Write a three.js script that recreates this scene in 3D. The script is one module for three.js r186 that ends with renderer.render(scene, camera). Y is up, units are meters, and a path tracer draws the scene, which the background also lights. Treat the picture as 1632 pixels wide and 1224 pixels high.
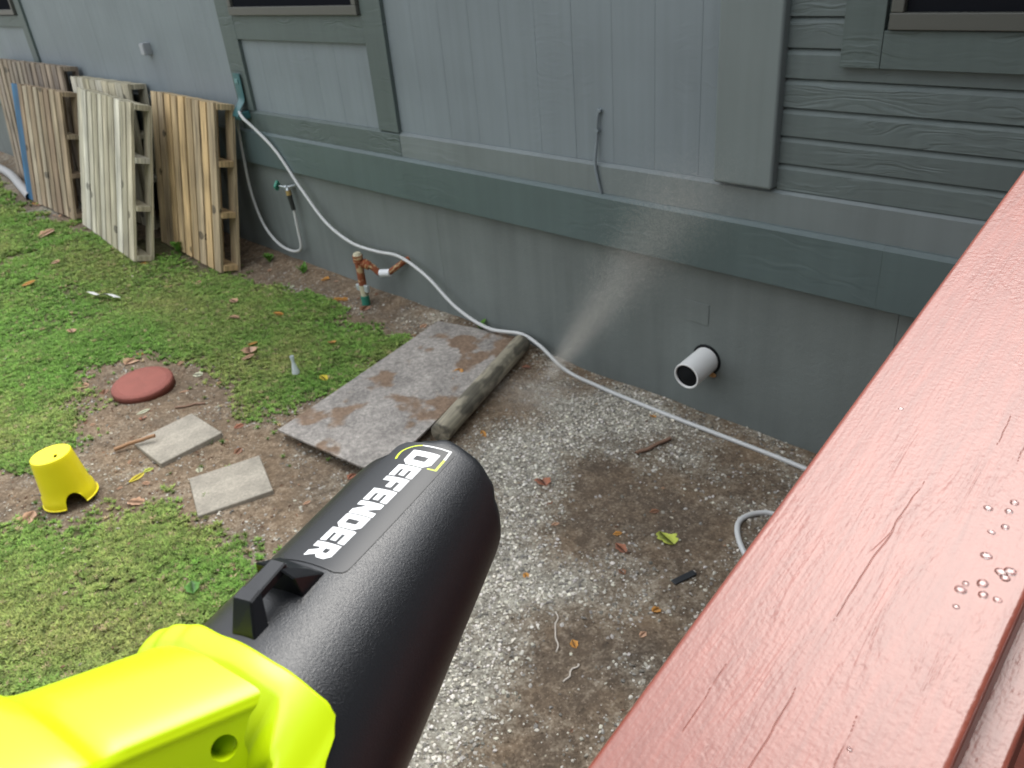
import * as THREE from 'three';
import { mergeGeometries, mergeVertices } from 'three/addons/utils/BufferGeometryUtils.js';
import { RoundedBoxGeometry } from 'three/addons/geometries/RoundedBoxGeometry.js';
import { ConvexGeometry } from 'three/addons/geometries/ConvexGeometry.js';
import { Brush, Evaluator, SUBTRACTION } from 'three-bvh-csg';

// ------------------------------------------------------------------ camera, sky, sun, exposure
const scene = new THREE.Scene();
const V3 = (x, y, z) => new THREE.Vector3(x, y, z);
const camera = new THREE.PerspectiveCamera(51.3, 4 / 3, 0.01, 400);
camera.matrixAutoUpdate = true;
camera.position.set(0, 1.9, 2.6183);
camera.quaternion.setFromRotationMatrix(new THREE.Matrix4().makeBasis(
  V3(0.70813, -0.08272, -0.70122), V3(-0.29492, 0.86768, -0.40019), V3(0.64154, 0.49019, 0.59003)));
camera.focus = 0.75;
camera.userData.fStop = 14;

const SUN = V3(-0.1, 0.88, -0.42).normalize();
{
  const W = 256, H = 128, d = new Float32Array(W * H * 4);
  for (let j = 0; j < H; j++) for (let i = 0; i < W; i++) {
    const el = ((j + 0.5) / H - 0.5) * Math.PI, az = ((i + 0.5) / W - 0.5) * 2 * Math.PI;
    const y = Math.sin(el), x = Math.cos(el) * Math.cos(az), z = Math.cos(el) * Math.sin(az);
    const c = Math.max(0, x * SUN.x + y * SUN.y + z * SUN.z);
    const cloud = 1 + 0.1 * Math.sin(3.1 * x + 2 * z + 1) * Math.sin(2.3 * z - 1.7 * x + 4 * y);
    const L = (0.36 + 0.66 * Math.max(0, y)) * cloud + 1.0 * Math.pow(c, 6);
    const o = (j * W + i) * 4;
    d[o] = L * 0.97; d[o + 1] = L * 1.0; d[o + 2] = L * 1.05; d[o + 3] = 1;
  }
  const t = new THREE.DataTexture(d, W, H, THREE.RGBAFormat, THREE.FloatType);
  t.mapping = THREE.EquirectangularReflectionMapping; t.magFilter = THREE.LinearFilter; t.needsUpdate = true;
  scene.background = t; scene.environment = t;
}
const sun = new THREE.DirectionalLight(new THREE.Color(1, 0.95, 0.87), 1.0);
sun.position.copy(SUN).multiplyScalar(12).add(V3(-3, 0, 1)); sun.target.position.set(-3, 0, 1);
sun.castShadow = true; sun.shadow.radius = 56; sun.shadow.mapSize.set(2048, 2048);
Object.assign(sun.shadow.camera, { left: -9, right: 9, top: 9, bottom: -9, near: 0.5, far: 40 });
scene.add(sun, sun.target);
const renderer = new THREE.WebGLRenderer({ antialias: true });
renderer.toneMapping = THREE.LinearToneMapping;
renderer.toneMappingExposure = 2.55;
renderer.shadowMap.enabled = true;

// ------------------------------------------------------------------ helpers
let seed = 7;
const rnd = () => { seed = (seed + 0x6d2b79f5) | 0; let t = Math.imul(seed ^ (seed >>> 15), 1 | seed); t = (t + Math.imul(t ^ (t >>> 7), 61 | t)) ^ t; return ((t ^ (t >>> 14)) >>> 0) / 4294967296; };
const rr = (a, b) => a + (b - a) * rnd();
const clamp = (x, a = 0, b = 1) => Math.min(b, Math.max(a, x));
const lerp = (a, b, t) => a + (b - a) * t;
const smooth = (a, b, x) => { const t = clamp((x - a) / (b - a)); return t * t * (3 - 2 * t); };
const hash = (i, j, s) => { let h = Math.imul(i, 374761393) + Math.imul(j, 668265263) + Math.imul(s, 974634797); h = Math.imul(h ^ (h >>> 13), 1274126177); return ((h ^ (h >>> 16)) >>> 0) / 4294967296; };
function noise(x, y, s = 0, per = 0) {
  const i = Math.floor(x), j = Math.floor(y), u = x - i, v = y - j, a = u * u * (3 - 2 * u), b = v * v * (3 - 2 * v);
  const m = per ? (k) => ((k % per) + per) % per : (k) => k;
  const h = (p, q) => hash(m(p), m(q), s);
  return lerp(lerp(h(i, j), h(i + 1, j), a), lerp(h(i, j + 1), h(i + 1, j + 1), a), b);
}
const fbm = (x, y, s = 0, o = 4) => { let f = 0, a = 0.5, n = 0; for (let k = 0; k < o; k++) { f += a * noise(x, y, s + k); n += a; a *= 0.5; x *= 2.03; y *= 2.03; } return f / n; };
// tex(): a texture computed pixel by pixel; f(u, v) with u, v in 0..1 returns [r, g, b] (sRGB 0..1) or one number
function tex(w, h, f, srgb, repeat) {
  const d = new Uint8Array(w * h * 4);
  for (let j = 0; j < h; j++) for (let i = 0; i < w; i++) {
    const c = f((i + 0.5) / w, (j + 0.5) / h, i, j), o = (j * w + i) * 4;
    if (typeof c === 'number') d[o] = d[o + 1] = d[o + 2] = clamp(c) * 255;
    else for (let k = 0; k < 3; k++) d[o + k] = clamp(c[k]) * 255;
    d[o + 3] = 255;
  }
  const t = new THREE.DataTexture(d, w, h);
  t.wrapS = t.wrapT = THREE.MirroredRepeatWrapping; t.magFilter = THREE.LinearFilter; t.minFilter = THREE.LinearMipmapLinearFilter; t.generateMipmaps = true;
  if (srgb) t.colorSpace = THREE.SRGBColorSpace;
  if (repeat) t.repeat.set(...repeat);
  t.needsUpdate = true;
  return t;
}
const rep = (t, x, y) => { const c = t.clone(); c.repeat.set(x, y); c.needsUpdate = true; return c; };
const lin = (r, g, b) => new THREE.Color().setRGB(r, g, b);
const std = (o) => new THREE.MeshStandardMaterial({ roughness: 0.8, ...o });
const phy = (o) => new THREE.MeshPhysicalMaterial({ roughness: 0.5, ...o });
const taken = {};
const numbered = (n) => { taken[n] = (taken[n] ?? -1) + 1; return taken[n] ? n + '_' + String(taken[n]).padStart(3, '0') : n; };
const shade = (m) => { m.castShadow = m.receiveShadow = true; return m; };
function part(name, g, m, parent) { const o = shade(new THREE.Mesh(g, m)); o.name = name; parent.add(o); return o; }
function tag(o, label, category, group, kind) { o.userData.label = label; o.userData.category = category; if (group) o.userData.group = group; if (kind) o.userData.kind = kind; return o; }
function thing(name, label, category, pos = [0, 0, 0], group) { const o = new THREE.Group(); o.name = numbered(name); o.position.set(...pos); scene.add(o); return tag(o, label, category, group); }
function solo(name, g, m, label, category, group) { const o = shade(new THREE.Mesh(g, m)); o.name = numbered(name); scene.add(o); return tag(o, label, category, group); }
function struct(name, g, m, label) { const o = shade(new THREE.Mesh(g, m)); o.name = numbered(name); scene.add(o); o.userData.kind = 'structure'; o.userData.label = label; return o; }
// box from corner to corner with uv in metres
function boxUV(g, w, h, d) {
  const p = g.attributes.position, n = g.attributes.normal, uv = g.attributes.uv;
  for (let i = 0; i < p.count; i++) {
    const ax = Math.abs(n.getX(i)), ay = Math.abs(n.getY(i)), az = Math.abs(n.getZ(i));
    if (az >= ax && az >= ay) uv.setXY(i, p.getX(i), p.getY(i)); else if (ax >= ay) uv.setXY(i, p.getZ(i), p.getY(i)); else uv.setXY(i, p.getX(i), p.getZ(i));
  }
  return g;
}
function bx(x0, x1, y0, y1, z0, z1, r = 0) {
  const w = x1 - x0, h = y1 - y0, d = z1 - z0;
  const g = r ? new RoundedBoxGeometry(w, h, d, 2, r) : new THREE.BoxGeometry(w, h, d);
  g.translate((x0 + x1) / 2, (y0 + y1) / 2, (z0 + z1) / 2);
  return boxUV(g);
}
function tube(pts, r, seg = 60, rad = 8, tension = 0.5) {
  return new THREE.TubeGeometry(new THREE.CatmullRomCurve3(pts.map((p) => V3(...p)), false, 'centripetal', tension), seg, r, rad, false);
}
function rod(a, b, r0, r1 = r0, rad = 12) {
  const A = V3(...a), B = V3(...b), d = B.clone().sub(A), g = new THREE.CylinderGeometry(r1, r0, d.length(), rad);
  g.applyQuaternion(new THREE.Quaternion().setFromUnitVectors(V3(0, 1, 0), d.clone().normalize()));
  g.translate(...A.add(B).multiplyScalar(0.5).toArray());
  return g;
}
const merge = (l) => mergeGeometries(l.map((g) => (g.index ? g.toNonIndexed() : g)).map((g) => { for (const k of Object.keys(g.attributes)) if (!['position', 'normal', 'uv'].includes(k)) g.deleteAttribute(k); return g; }));
// rings of points -> smooth surface
function loft(rings, closed = true, caps = false) {
  const n = rings[0].length, pos = [], uv = [], idx = [];
  rings.forEach((ring, i) => { for (let k = 0; k <= (closed ? n : n - 1); k++) { const p = ring[k % n]; pos.push(...p); uv.push(k / n, i / (rings.length - 1)); } });
  const m = closed ? n + 1 : n;
  for (let i = 0; i < rings.length - 1; i++) for (let k = 0; k < m - 1; k++) { const a = i * m + k, b = a + 1, c = a + m, d = c + 1; idx.push(a, b, d, a, d, c); }
  if (caps) for (const [ri, flip] of [[0, true], [rings.length - 1, false]]) {
    const c = rings[ri].reduce((s, p) => [s[0] + p[0] / n, s[1] + p[1] / n, s[2] + p[2] / n], [0, 0, 0]), base = pos.length / 3;
    pos.push(...c); uv.push(0, 0);
    for (let k = 0; k < n; k++) { pos.push(...rings[ri][k]); uv.push(0, 0); }
    for (let k = 0; k < n; k++) { const a = base + 1 + k, b = base + 1 + ((k + 1) % n); flip ? idx.push(base, b, a) : idx.push(base, a, b); }
  }
  const g = new THREE.BufferGeometry();
  g.setAttribute('position', new THREE.Float32BufferAttribute(pos, 3)); g.setAttribute('uv', new THREE.Float32BufferAttribute(uv, 2)); g.setIndex(idx);
  g.computeVertexNormals();
  if (closed) { // join the seam's normals
    const N = g.attributes.normal;
    for (let i = 0; i < rings.length; i++) { const a = i * m, b = a + m - 1, v = V3(N.getX(a) + N.getX(b), N.getY(a) + N.getY(b), N.getZ(a) + N.getZ(b)).normalize(); N.setXYZ(a, v.x, v.y, v.z); N.setXYZ(b, v.x, v.y, v.z); }
  }
  return g;
}
const table = (t, x) => { if (x <= t[0][0]) return t[0][1]; for (let i = 1; i < t.length; i++) if (x <= t[i][0]) { const [a, b] = t[i - 1], [c, d] = t[i]; const u = (x - a) / (c - a); return lerp(b, d, u * u * (3 - 2 * u)); } return t[t.length - 1][1]; };
const inside = (poly, x, z) => { let r = false; for (let i = 0, j = poly.length - 1; i < poly.length; j = i++) { const [a, b] = poly[i], [c, d] = poly[j]; if ((b > z) !== (d > z) && x < ((c - a) * (z - b)) / (d - b) + a) r = !r; } return r; };

// ------------------------------------------------------------------ ground
const lawnA = [[-14, 0.5], [-10.4, 0.62], [-8.6, 0.78], [-7.7, 0.68], [-6.9, 0.74], [-6.1, 0.66], [-5.3, 0.44], [-4.33, 0.32], [-3.8, 0.38], [-3.3, 0.36], [-3.2, 0.62], [-3.2, 0.84], [-3.22, 1.2], [-3.42, 1.24], [-3.62, 1.09], [-3.97, 1.11], [-4.2, 1.18], [-4.5, 1.32], [-4.62, 1.55], [-4.42, 1.7], [-4.03, 1.84], [-3.82, 1.96], [-3.83, 2.1], [-3.9, 2.3], [-4.5, 3.2], [-7, 5], [-14, 6]];
const lawnB = [[-3.42, 2.5], [-3.2, 2.36], [-3.06, 2.1], [-2.78, 1.9], [-2.5, 1.92], [-2.34, 1.87], [-2.2, 2.0], [-2.12, 2.22], [-1.95, 2.5], [-2.0, 3], [-2.8, 4], [-4.2, 3.4]];
const wob = (x, z) => [x + (fbm(x * 6, z * 6, 11) - 0.5) * 0.42, z + (fbm(x * 6, z * 6, 31) - 0.5) * 0.42];
const isLawn = (x, z) => { const [a, b] = wob(x, z); return inside(lawnA, a, b) || inside(lawnB, a, b); };
const gy = (x, z) => (fbm(x * 1.6, z * 1.6, 3, 3) - 0.5) * 0.035 + (fbm(x * 9, z * 9, 5, 3) - 0.5) * 0.012 + 0.03 * smooth(0.16, 0, z) * smooth(-2.2, -2.9, x) - 0.004;
const blob = (x, z, l) => l.reduce((s, [a, b, r, w]) => s + w * Math.exp(-((x - a) ** 2 + (z - b) ** 2) / (r * r)), 0);
// pale crushed stone lies in patches (measured on the photograph), brown soil between them
const pale = [[-2.0, 0.26, 0.2, 1], [-1.82, 0.22, 0.14, 0.9], [-1.98, 0.78, 0.22, 0.95], [-2.15, 0.62, 0.16, 0.5], [-1.58, 1.42, 0.2, 0.95], [-1.36, 1.76, 0.2, 1], [-1.44, 1.22, 0.12, 0.7], [-1.75, 1.2, 0.2, 0.8], [-1.3, 2.1, 0.3, 0.9], [-3.62, 0.17, 0.12, 0.7], [-3.35, 0.06, 0.1, 0.9], [-3.9, 0.24, 0.1, 0.5]];
const dark = [[-2.34, 0.42, 0.14, 0.7], [-1.57, 0.77, 0.22, 0.9], [-1.02, 1.3, 0.18, 1], [-1.2, 1.44, 0.16, 0.8], [-1.3, 0.4, 0.2, 0.6], [-1.48, 0.98, 0.16, 0.8], [-1.21, 0.72, 0.2, 0.9], [-3.75, 0.1, 0.16, 0.9], [-3.15, 0.02, 0.1, 0.7], [-1.05, 1.75, 0.2, 0.8], [-1.7, 0.62, 0.12, 0.7]];
const gravelRight = (x, z) => smooth(-2.5, -2.1, x - (z - 0.88) * 0.35);   // stony yard right of the log, soil left of it
const stony = (x, z) => clamp(0.34 * gravelRight(x, z) + 0.06 + 0.95 * blob(x, z, pale) - 0.4 * blob(x, z, dark) + (fbm(x * 6, z * 6, 51, 5) - 0.5) * 1.35);
const GX0 = -5.2, GX1 = 0.2, GZ0 = -0.1, GZ1 = 3.0;
const soilMap = tex(2048, 1180, (u, v) => {
  const x = lerp(GX0, GX1, u), z = lerp(GZ0, GZ1, v);
  const s = stony(x, z), f = fbm(x * 42, z * 42, 61, 3), h = fbm(x * 150, z * 150, 71, 2), big = fbm(x * 2.3, z * 2.3, 81, 3);
  const dk = clamp(0.62 * blob(x, z, dark) + (fbm(x * 8, z * 8, 91, 5) - 0.42) * 1.5);
  const soil = [lerp(0.52, 0.4, dk), lerp(0.44, 0.345, dk), lerp(0.35, 0.285, dk)];
  const stone = [0.64, 0.625, 0.575];
  const m = clamp(s * lerp(0.6, 0.95, gravelRight(x, z)) + (h - 0.5) * 0.7 + (f - 0.5) * 0.5);
  const q = 0.74 + 0.34 * f + 0.3 * (h - 0.5) + 0.16 * (big - 0.5);
  const lw = isLawn(x, z) ? 0.6 : 0, thatch = [0.34, 0.37, 0.19];
  const sp = hash(Math.floor(x * 340), Math.floor(z * 340), 5);
  const add = sp > 0.985 ? 0.2 : sp < 0.02 ? -0.13 : 0;
  return [0, 1, 2].map((k) => lerp(lerp(soil[k], stone[k], m), thatch[k], lw) * q + add);
}, true);
soilMap.wrapS = soilMap.wrapT = THREE.MirroredRepeatWrapping;
const soilBump = tex(1024, 1024, (u, v) => 0.55 * fbm(u * 60, v * 60, 15, 3) + 0.45 * hash(Math.floor(u * 512), Math.floor(v * 512), 3), false);
{
  const xs = [], zs = [];
  for (let x = -70; x < -12; x += 6) xs.push(x); for (let x = -12; x < -5.2; x += 0.1) xs.push(x); for (let x = -5.2; x < 0.4; x += 0.028) xs.push(x); for (let x = 0.4; x < 4; x += 0.3) xs.push(x); for (let x = 4; x <= 64; x += 6) xs.push(x);
  for (let z = -60; z < -0.6; z += 6) zs.push(z); for (let z = -0.6; z < 3.1; z += 0.028) zs.push(z); for (let z = 3.1; z < 7; z += 0.3) zs.push(z); for (let z = 7; z <= 70; z += 6) zs.push(z);
  const pos = [], uv = [], idx = [];
  for (const z of zs) for (const x of xs) { pos.push(x, gy(x, z), z); uv.push((x - GX0) / (GX1 - GX0), (z - GZ0) / (GZ1 - GZ0)); }
  const n = xs.length;
  for (let j = 0; j < zs.length - 1; j++) for (let i = 0; i < n - 1; i++) { const a = j * n + i; idx.push(a, a + n, a + 1, a + 1, a + n, a + n + 1); }
  const g = new THREE.BufferGeometry(); g.setAttribute('position', new THREE.Float32BufferAttribute(pos, 3)); g.setAttribute('uv', new THREE.Float32BufferAttribute(uv, 2)); g.setIndex(idx); g.computeVertexNormals();
  struct('ground', g, std({ map: soilMap, bumpMap: rep(soilBump, 9, 5), bumpScale: 0.006, roughness: 0.95 }), 'brown soil and crushed stone yard beside the house');
}
// crushed stone lying on the soil
{
  const base = new THREE.IcosahedronGeometry(1, 0), p = base.attributes.position;
  for (let i = 0; i < p.count; i++) { const k = 0.75 + 0.5 * hash(Math.round(p.getX(i) * 9), Math.round(p.getY(i) * 9), Math.round(p.getZ(i) * 9)); p.setXYZ(i, p.getX(i) * k, p.getY(i) * k * 0.7, p.getZ(i) * k); }
  base.computeVertexNormals();
  const spots = [];
  const N = 150000;
  for (let k = 0; k < N; k++) {
    const x = rr(-4.9, -0.5), z = rr(0.0, 2.9), s = stony(x, z);
    if (isLawn(x, z) && rnd() > 0.06) continue;
    if (rnd() > 0.03 + s * lerp(0.35, 0.92, gravelRight(x, z))) continue;
    spots.push([x, z, s]);
  }
  const im = new THREE.InstancedMesh(base, std({ roughness: 0.9 }), spots.length), m = new THREE.Matrix4(), q = new THREE.Quaternion(), e = new THREE.Euler();
  spots.forEach(([x, z, s], i) => {
    const r = 0.0022 + 0.0052 * Math.pow(rnd(), 2.6); e.set(rr(-0.5, 0.5), rr(0, 6.28), rr(-0.5, 0.5)); q.setFromEuler(e);
    m.compose(V3(x, gy(x, z) + r * 0.25, z), q, V3(r * rr(0.8, 1.3), r * rr(0.6, 1), r * rr(0.8, 1.3))); im.setMatrixAt(i, m);
    const t = rnd(), l = t < 0.28 ? rr(0.12, 0.22) : rr(0.3, 0.6) * (0.75 + 0.42 * s); im.setColorAt(i, lin(l, l * rr(0.92, 0.97), l * rr(0.76, 0.88)));
  });
  im.name = 'gravel'; im.userData = { kind: 'stuff', label: 'pale crushed stone scattered over the soil', category: 'gravel' }; shade(im); scene.add(im);
}
// lawn: low tufts of small blades
{
  const blades = [];
  for (let k = 0; k < 7; k++) {
    const a = (k / 7) * 6.283 + rr(-0.4, 0.4), lean = rr(0.35, 1.15), h = rr(0.7, 1.1), w = rr(0.1, 0.17), ca = Math.cos(a), sa = Math.sin(a);
    const P = (t, s) => { const out = Math.sin(lean) * t * t * 0.9 + t * 0.15, up = h * t * (1 - 0.35 * t * Math.sin(lean)); const ww = s * w * (t < 0.9 ? 1 - 0.35 * Math.abs(t - 0.45) : 0); return [ca * out - sa * ww, up, sa * out + ca * ww]; };
    const v = [P(0, -1), P(0, 1), P(0.5, -1), P(0.5, 1), P(1, 0)];
    for (const t of [[0, 1, 3], [0, 3, 2], [2, 3, 4]]) for (const i of t) blades.push(...v[i]);
  }
  const g = new THREE.BufferGeometry(); g.setAttribute('position', new THREE.Float32BufferAttribute(blades, 3)); g.computeVertexNormals();
  const spots = [];
  for (let k = 0; k < 340000; k++) {
    const u = rnd(), x = u < 0.62 ? rr(-5.2, -1.9) : rr(-11.5, -5.2), z = rr(0.25, 3.4), [a, b] = wob(x, z);
    const ja = (rnd() + rnd() - 1) * 0.16, jb = (rnd() + rnd() - 1) * 0.16, inA = inside(lawnA, a + ja, b + jb), inB = inside(lawnB, a + ja, b + jb);
    const patch = fbm(x * 4, z * 4, 44);
    if (!inA && !inB) { if (rnd() > 0.0015 || x > -2.6) continue; }
    else if (rnd() > smooth(0.26, 0.58, patch + (inA ? 0.16 : 0.06) + (rnd() - 0.5) * 0.2)) continue;
    spots.push([x, z]);
  }
  const im = new THREE.InstancedMesh(g, phy({ roughness: 0.75, side: THREE.DoubleSide, transmission: 0.3, thickness: 0, specularIntensity: 0.4 }), spots.length), m = new THREE.Matrix4(), q = new THREE.Quaternion();
  spots.forEach(([x, z], i) => {
    const far = smooth(-5, -8, x), s = rr(0.012, 0.026) * (1 + 0.7 * far);
    q.setFromAxisAngle(V3(0, 1, 0), rr(0, 6.28)); m.compose(V3(x, gy(x, z) - 0.001, z), q, V3(s, s * rr(0.7, 1.2), s)); im.setMatrixAt(i, m);
    const dry = clamp(fbm(x * 2.2 + 4, z * 2.2, 77, 3) * 1.6 - 0.5 + 0.12 * smooth(-3.6, -2.9, x) * smooth(1.5, 2, z) + (rnd() - 0.5) * 0.5), l = rr(0.45, 1.5);
    im.setColorAt(i, (rnd() < 0.05 ? lin(0.4 * l, 0.32 * l, 0.18 * l) : lin(lerp(0.175, 0.32, dry) * l, lerp(0.33, 0.34, dry) * l, lerp(0.06, 0.11, dry) * l)));
  });
  im.name = 'lawn_grass'; im.userData = { kind: 'stuff', label: 'short green lawn grass with thin dry patches', category: 'grass' }; shade(im); scene.add(im);
}

// ------------------------------------------------------------------ house
const emboss = tex(1024, 512, (u, v) => {   // raised grain of pressed siding: long wandering lines, stronger in some boards
  const w = fbm(u * 3, v * 7, 21) * 2.2, a = fbm(u * 8, v * 60 + w * 9, 23, 3), k = smooth(0.42, 0.62, fbm(u * 4, v * 5, 27, 2));
  return 0.5 + (a - 0.5) * (0.25 + 1.3 * k);
}, false);
const embossV = tex(512, 1024, (u, v) => { const w = fbm(u * 5, v * 4, 121) * 1.6, a = fbm(u * 14, v * 90 + w * 6, 123, 3), k = smooth(0.5, 0.68, fbm(u * 4, v * 3, 127, 2)); return 0.5 + (a - 0.5) * (0.12 + 1.2 * k); }, false);
const paintTone = tex(512, 512, (u, v) => { const a = 0.9 + 0.1 * fbm(u * 6, v * 6, 131, 4) + 0.05 * (fbm(u * 90, v * 5, 133, 2) - 0.5); return [a, a, a]; }, true);
const streaks = tex(1024, 512, (u, v) => { const s = fbm(u * 46, v * 1.6, 141, 3), m = fbm(u * 6, v * 4, 143, 4), d = hash(Math.floor(u * 512), Math.floor(v * 256), 9) > 0.9985 ? 0.06 : 0; const a = 0.86 + 0.1 * (s - 0.5) + 0.16 * (m - 0.5) + 0.06 + d; return [a, a, a * 0.99]; }, true);
const HM = {
  panel: std({ color: lin(0.192, 0.23, 0.25), map: rep(paintTone, 0.5, 0.5), bumpMap: rep(embossV, 1, 0.7), bumpScale: 0.0008, roughness: 0.62 }),
  lap: std({ color: lin(0.112, 0.142, 0.14), map: rep(paintTone, 0.5, 0.5), bumpMap: rep(emboss, 0.8, 1.6), bumpScale: 0.0025, roughness: 0.6 }),
  trim: std({ color: lin(0.088, 0.118, 0.113), map: rep(paintTone, 0.5, 0.5), bumpMap: rep(emboss, 0.9, 1.4), bumpScale: 0.003, roughness: 0.58 }),
  band: std({ color: lin(0.088, 0.125, 0.128), map: rep(paintTone, 0.4, 0.5), bumpMap: rep(emboss, 0.6, 0.8), bumpScale: 0.0012, roughness: 0.4 }),
  skirt: std({ color: lin(0.162, 0.187, 0.184), map: rep(streaks, 0.42, 0.8), bumpMap: rep(soilBump, 1.2, 1.2), bumpScale: 0.0012, roughness: 0.75 }),
  strip: std({ color: lin(0.165, 0.195, 0.2), map: rep(paintTone, 0.5, 0.5), bumpMap: rep(emboss, 0.6, 0.8), bumpScale: 0.0008, roughness: 0.42 }),
  corner: std({ color: lin(0.17, 0.205, 0.205), map: rep(paintTone, 0.5, 0.5), roughness: 0.5 }),
  frame: std({ color: lin(0.075, 0.078, 0.068), roughness: 0.45 }),
  glass: phy({ color: lin(0.012, 0.013, 0.016), roughness: 1, specularIntensity: 0 }),
  roof: std({ color: lin(0.06, 0.06, 0.06), roughness: 0.9 }),
  inner: std({ color: lin(0.2, 0.2, 0.2) }),
};
{
  const h = thing('house', 'grey painted house with siding, dark trim and a plain skirting wall', 'house');
  const X0 = -16, X1 = 4.5, TOP = 2.62;
  part('wall_core', bx(X0, X1, -0.1, TOP, -6, -0.03), HM.inner, h);
  // a board run along the wall from a profile of [z, y] points
  const profile = (pts, x0, x1) => {
    const n = pts.length, pos = [], tri = (a, b, c) => pos.push(...a, ...b, ...c), at = (p, x) => [x, p[1], p[0]];
    for (let i = 0; i < n; i++) { const a = pts[i], b = pts[(i + 1) % n]; tri(at(a, x0), at(b, x1), at(b, x0)); tri(at(a, x0), at(a, x1), at(b, x1)); }
    for (const [x, f] of [[x0, 0], [x1, 1]]) for (let i = 1; i < n - 1; i++) f ? tri(at(pts[0], x), at(pts[i + 1], x), at(pts[i], x)) : tri(at(pts[0], x), at(pts[i], x), at(pts[i + 1], x));
    const g = new THREE.BufferGeometry(); g.setAttribute('position', new THREE.Float32BufferAttribute(pos, 3)); g.setAttribute('uv', new THREE.Float32BufferAttribute(new Float32Array((pos.length / 3) * 2), 2)); g.computeVertexNormals();
    return boxUV(g);
  };
  const bevelled = (x0, x1, y0, y1, zf, c) => profile([[-0.028, y0], [zf - 0.002, y0], [zf, y0 + 0.002], [zf, y1 - c], [zf - c * 1.25, y1], [-0.028, y1]], x0, x1);
  // skirting sheets
  for (const [a, b] of [[X0, -8.2], [-8.2, -5.76], [-5.76, -3.32], [-3.32, -0.88], [-0.88, 1.56], [1.56, X1]]) part('skirting_sheet', bx(a + 0.0008, b - 0.0008, -0.12, 0.7, -0.028, 0.0), HM.skirt, h);
  part('band_board', bevelled(X0, -0.9503, 0.682, 0.904, 0.04, 0.013), HM.band, h);
  part('band_board', bevelled(-0.9497, X1, 0.682, 0.904, 0.04, 0.013), HM.band, h);
  part('sill_strip', bevelled(X0, -5.2315, 0.89, 1.031, 0.017, 0.012), HM.strip, h);
  part('sill_strip', bevelled(-5.231, -3.52, 0.89, 1.031, 0.019, 0.012), HM.trim, h);
  part('sill_strip', bevelled(-3.5195, X1, 0.89, 1.031, 0.017, 0.012), HM.strip, h);
  // vertical grooved boards
  const boards = (x0, x1, y0, y1) => { for (let x = x0; x < x1 - 0.01; ) { const b = Math.min(x1, x + 0.203); part('panel_board', bx(x + 0.0004, b - 0.0004, y0, y1, -0.028, -0.002 + rr(-0.0004, 0.0004), 0.0008), HM.panel, h); x = b; } };
  boards(X0 + 0.2, -9.22, 1.031, TOP); boards(-9.1, -5.232, 1.031, TOP); boards(-5.04, -3.69, 1.031, 1.462); boards(-3.519, -1.6, 1.031, TOP);
  // far left window trim
  part('trim_board', bx(-9.25, -9.1, 1.031, TOP, -0.028, 0.02, 0.002), HM.trim, h);
  part('trim_board', bx(-10.6, -9.252, 1.5, 1.6, -0.028, 0.018, 0.002), HM.trim, h);
  const win = (x0, x1, y0, y1) => {
    const w = part('window', bx(x0, x1, y0, y1, -0.026, 0.02), HM.glass, h), f = 0.035;
    part('frame', merge([bx(x0 - 0.004, x1 + 0.004, y0 - 0.012, y0 + f, -0.02, 0.04, 0.004), bx(x0 - 0.004, x1 + 0.004, y1 - f, y1, -0.02, 0.04, 0.004), bx(x0 - 0.003, x0 + f, y0 + f, y1 - f, -0.02, 0.039, 0.004), bx(x1 - f, x1 + 0.003, y0 + f, y1 - f, -0.02, 0.039, 0.004)]), HM.frame, w);
  };
  win(-10.6, -9.3, 1.62, 2.4);
  // left window with panel under it
  part('trim_board', bx(-5.231, -5.041, 1.031, TOP, -0.028, 0.02, 0.002), HM.trim, h);
  part('trim_board', bx(-3.689, -3.52, 1.031, TOP, -0.028, 0.02, 0.002), HM.trim, h);
  part('trim_board', bx(-5.04, -3.69, 1.463, 1.598, -0.028, 0.019, 0.002), HM.trim, h);
  win(-5.03, -3.7, 1.612, 2.4);
  // wide corner board between panel and lap siding
  part('corner_board', bx(-1.6, -1.362, 1.034, TOP, -0.028, 0.045, 0.012), HM.corner, h);
  // lap siding
  for (let k = 0, y = 1.031; y < TOP; k++, y += 0.0935) {
    const gg = profile([[-0.028, 0], [0.0065, 0], [0.008, 0.0015], [0.0075, 0.073], [-0.003, 0.0905], [-0.028, 0.0905]].map(([z, q]) => [z, q + y]), -1.3615, X1), uv = gg.attributes.uv;
    for (let i = 0; i < uv.count; i++) uv.setXY(i, uv.getX(i) + k * 0.37, uv.getY(i) + k * 0.21);
    part('siding_board', gg, HM.lap, h);
  }
  // right window
  part('trim_board', bx(-1.172, -1.048, 1.449, TOP, -0.028, 0.03, 0.002), HM.trim, h);
  part('trim_board', bx(-1.047, 0.4, 1.449, 1.556, -0.028, 0.029, 0.002), HM.trim, h);
  win(-1.03, 0.4, 1.57, 2.42);
  // a painted patch plate on the skirting
  part('patch_plate', bx(-1.735, -1.618, 0.42, 0.512, -0.005, 0.0025, 0.001), HM.skirt, h);
  // wing of the house behind the deck, to the right of the frame: it shades that end of the wall
  part('wing_wall', bx(0.92, X1 - 0.05, -0.1, TOP, 0.05, 3.36), HM.panel, h);
  part('wing_roof', bx(0.25, X1 + 0.1, TOP + 0.002, TOP + 0.118, 0.282, 3.36), HM.trim, h);
  // roof and eaves
  part('eaves', bx(X0 - 0.2, X1 + 0.2, TOP + 0.004, TOP + 0.12, -6.2, 0.28), HM.trim, h);
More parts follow.
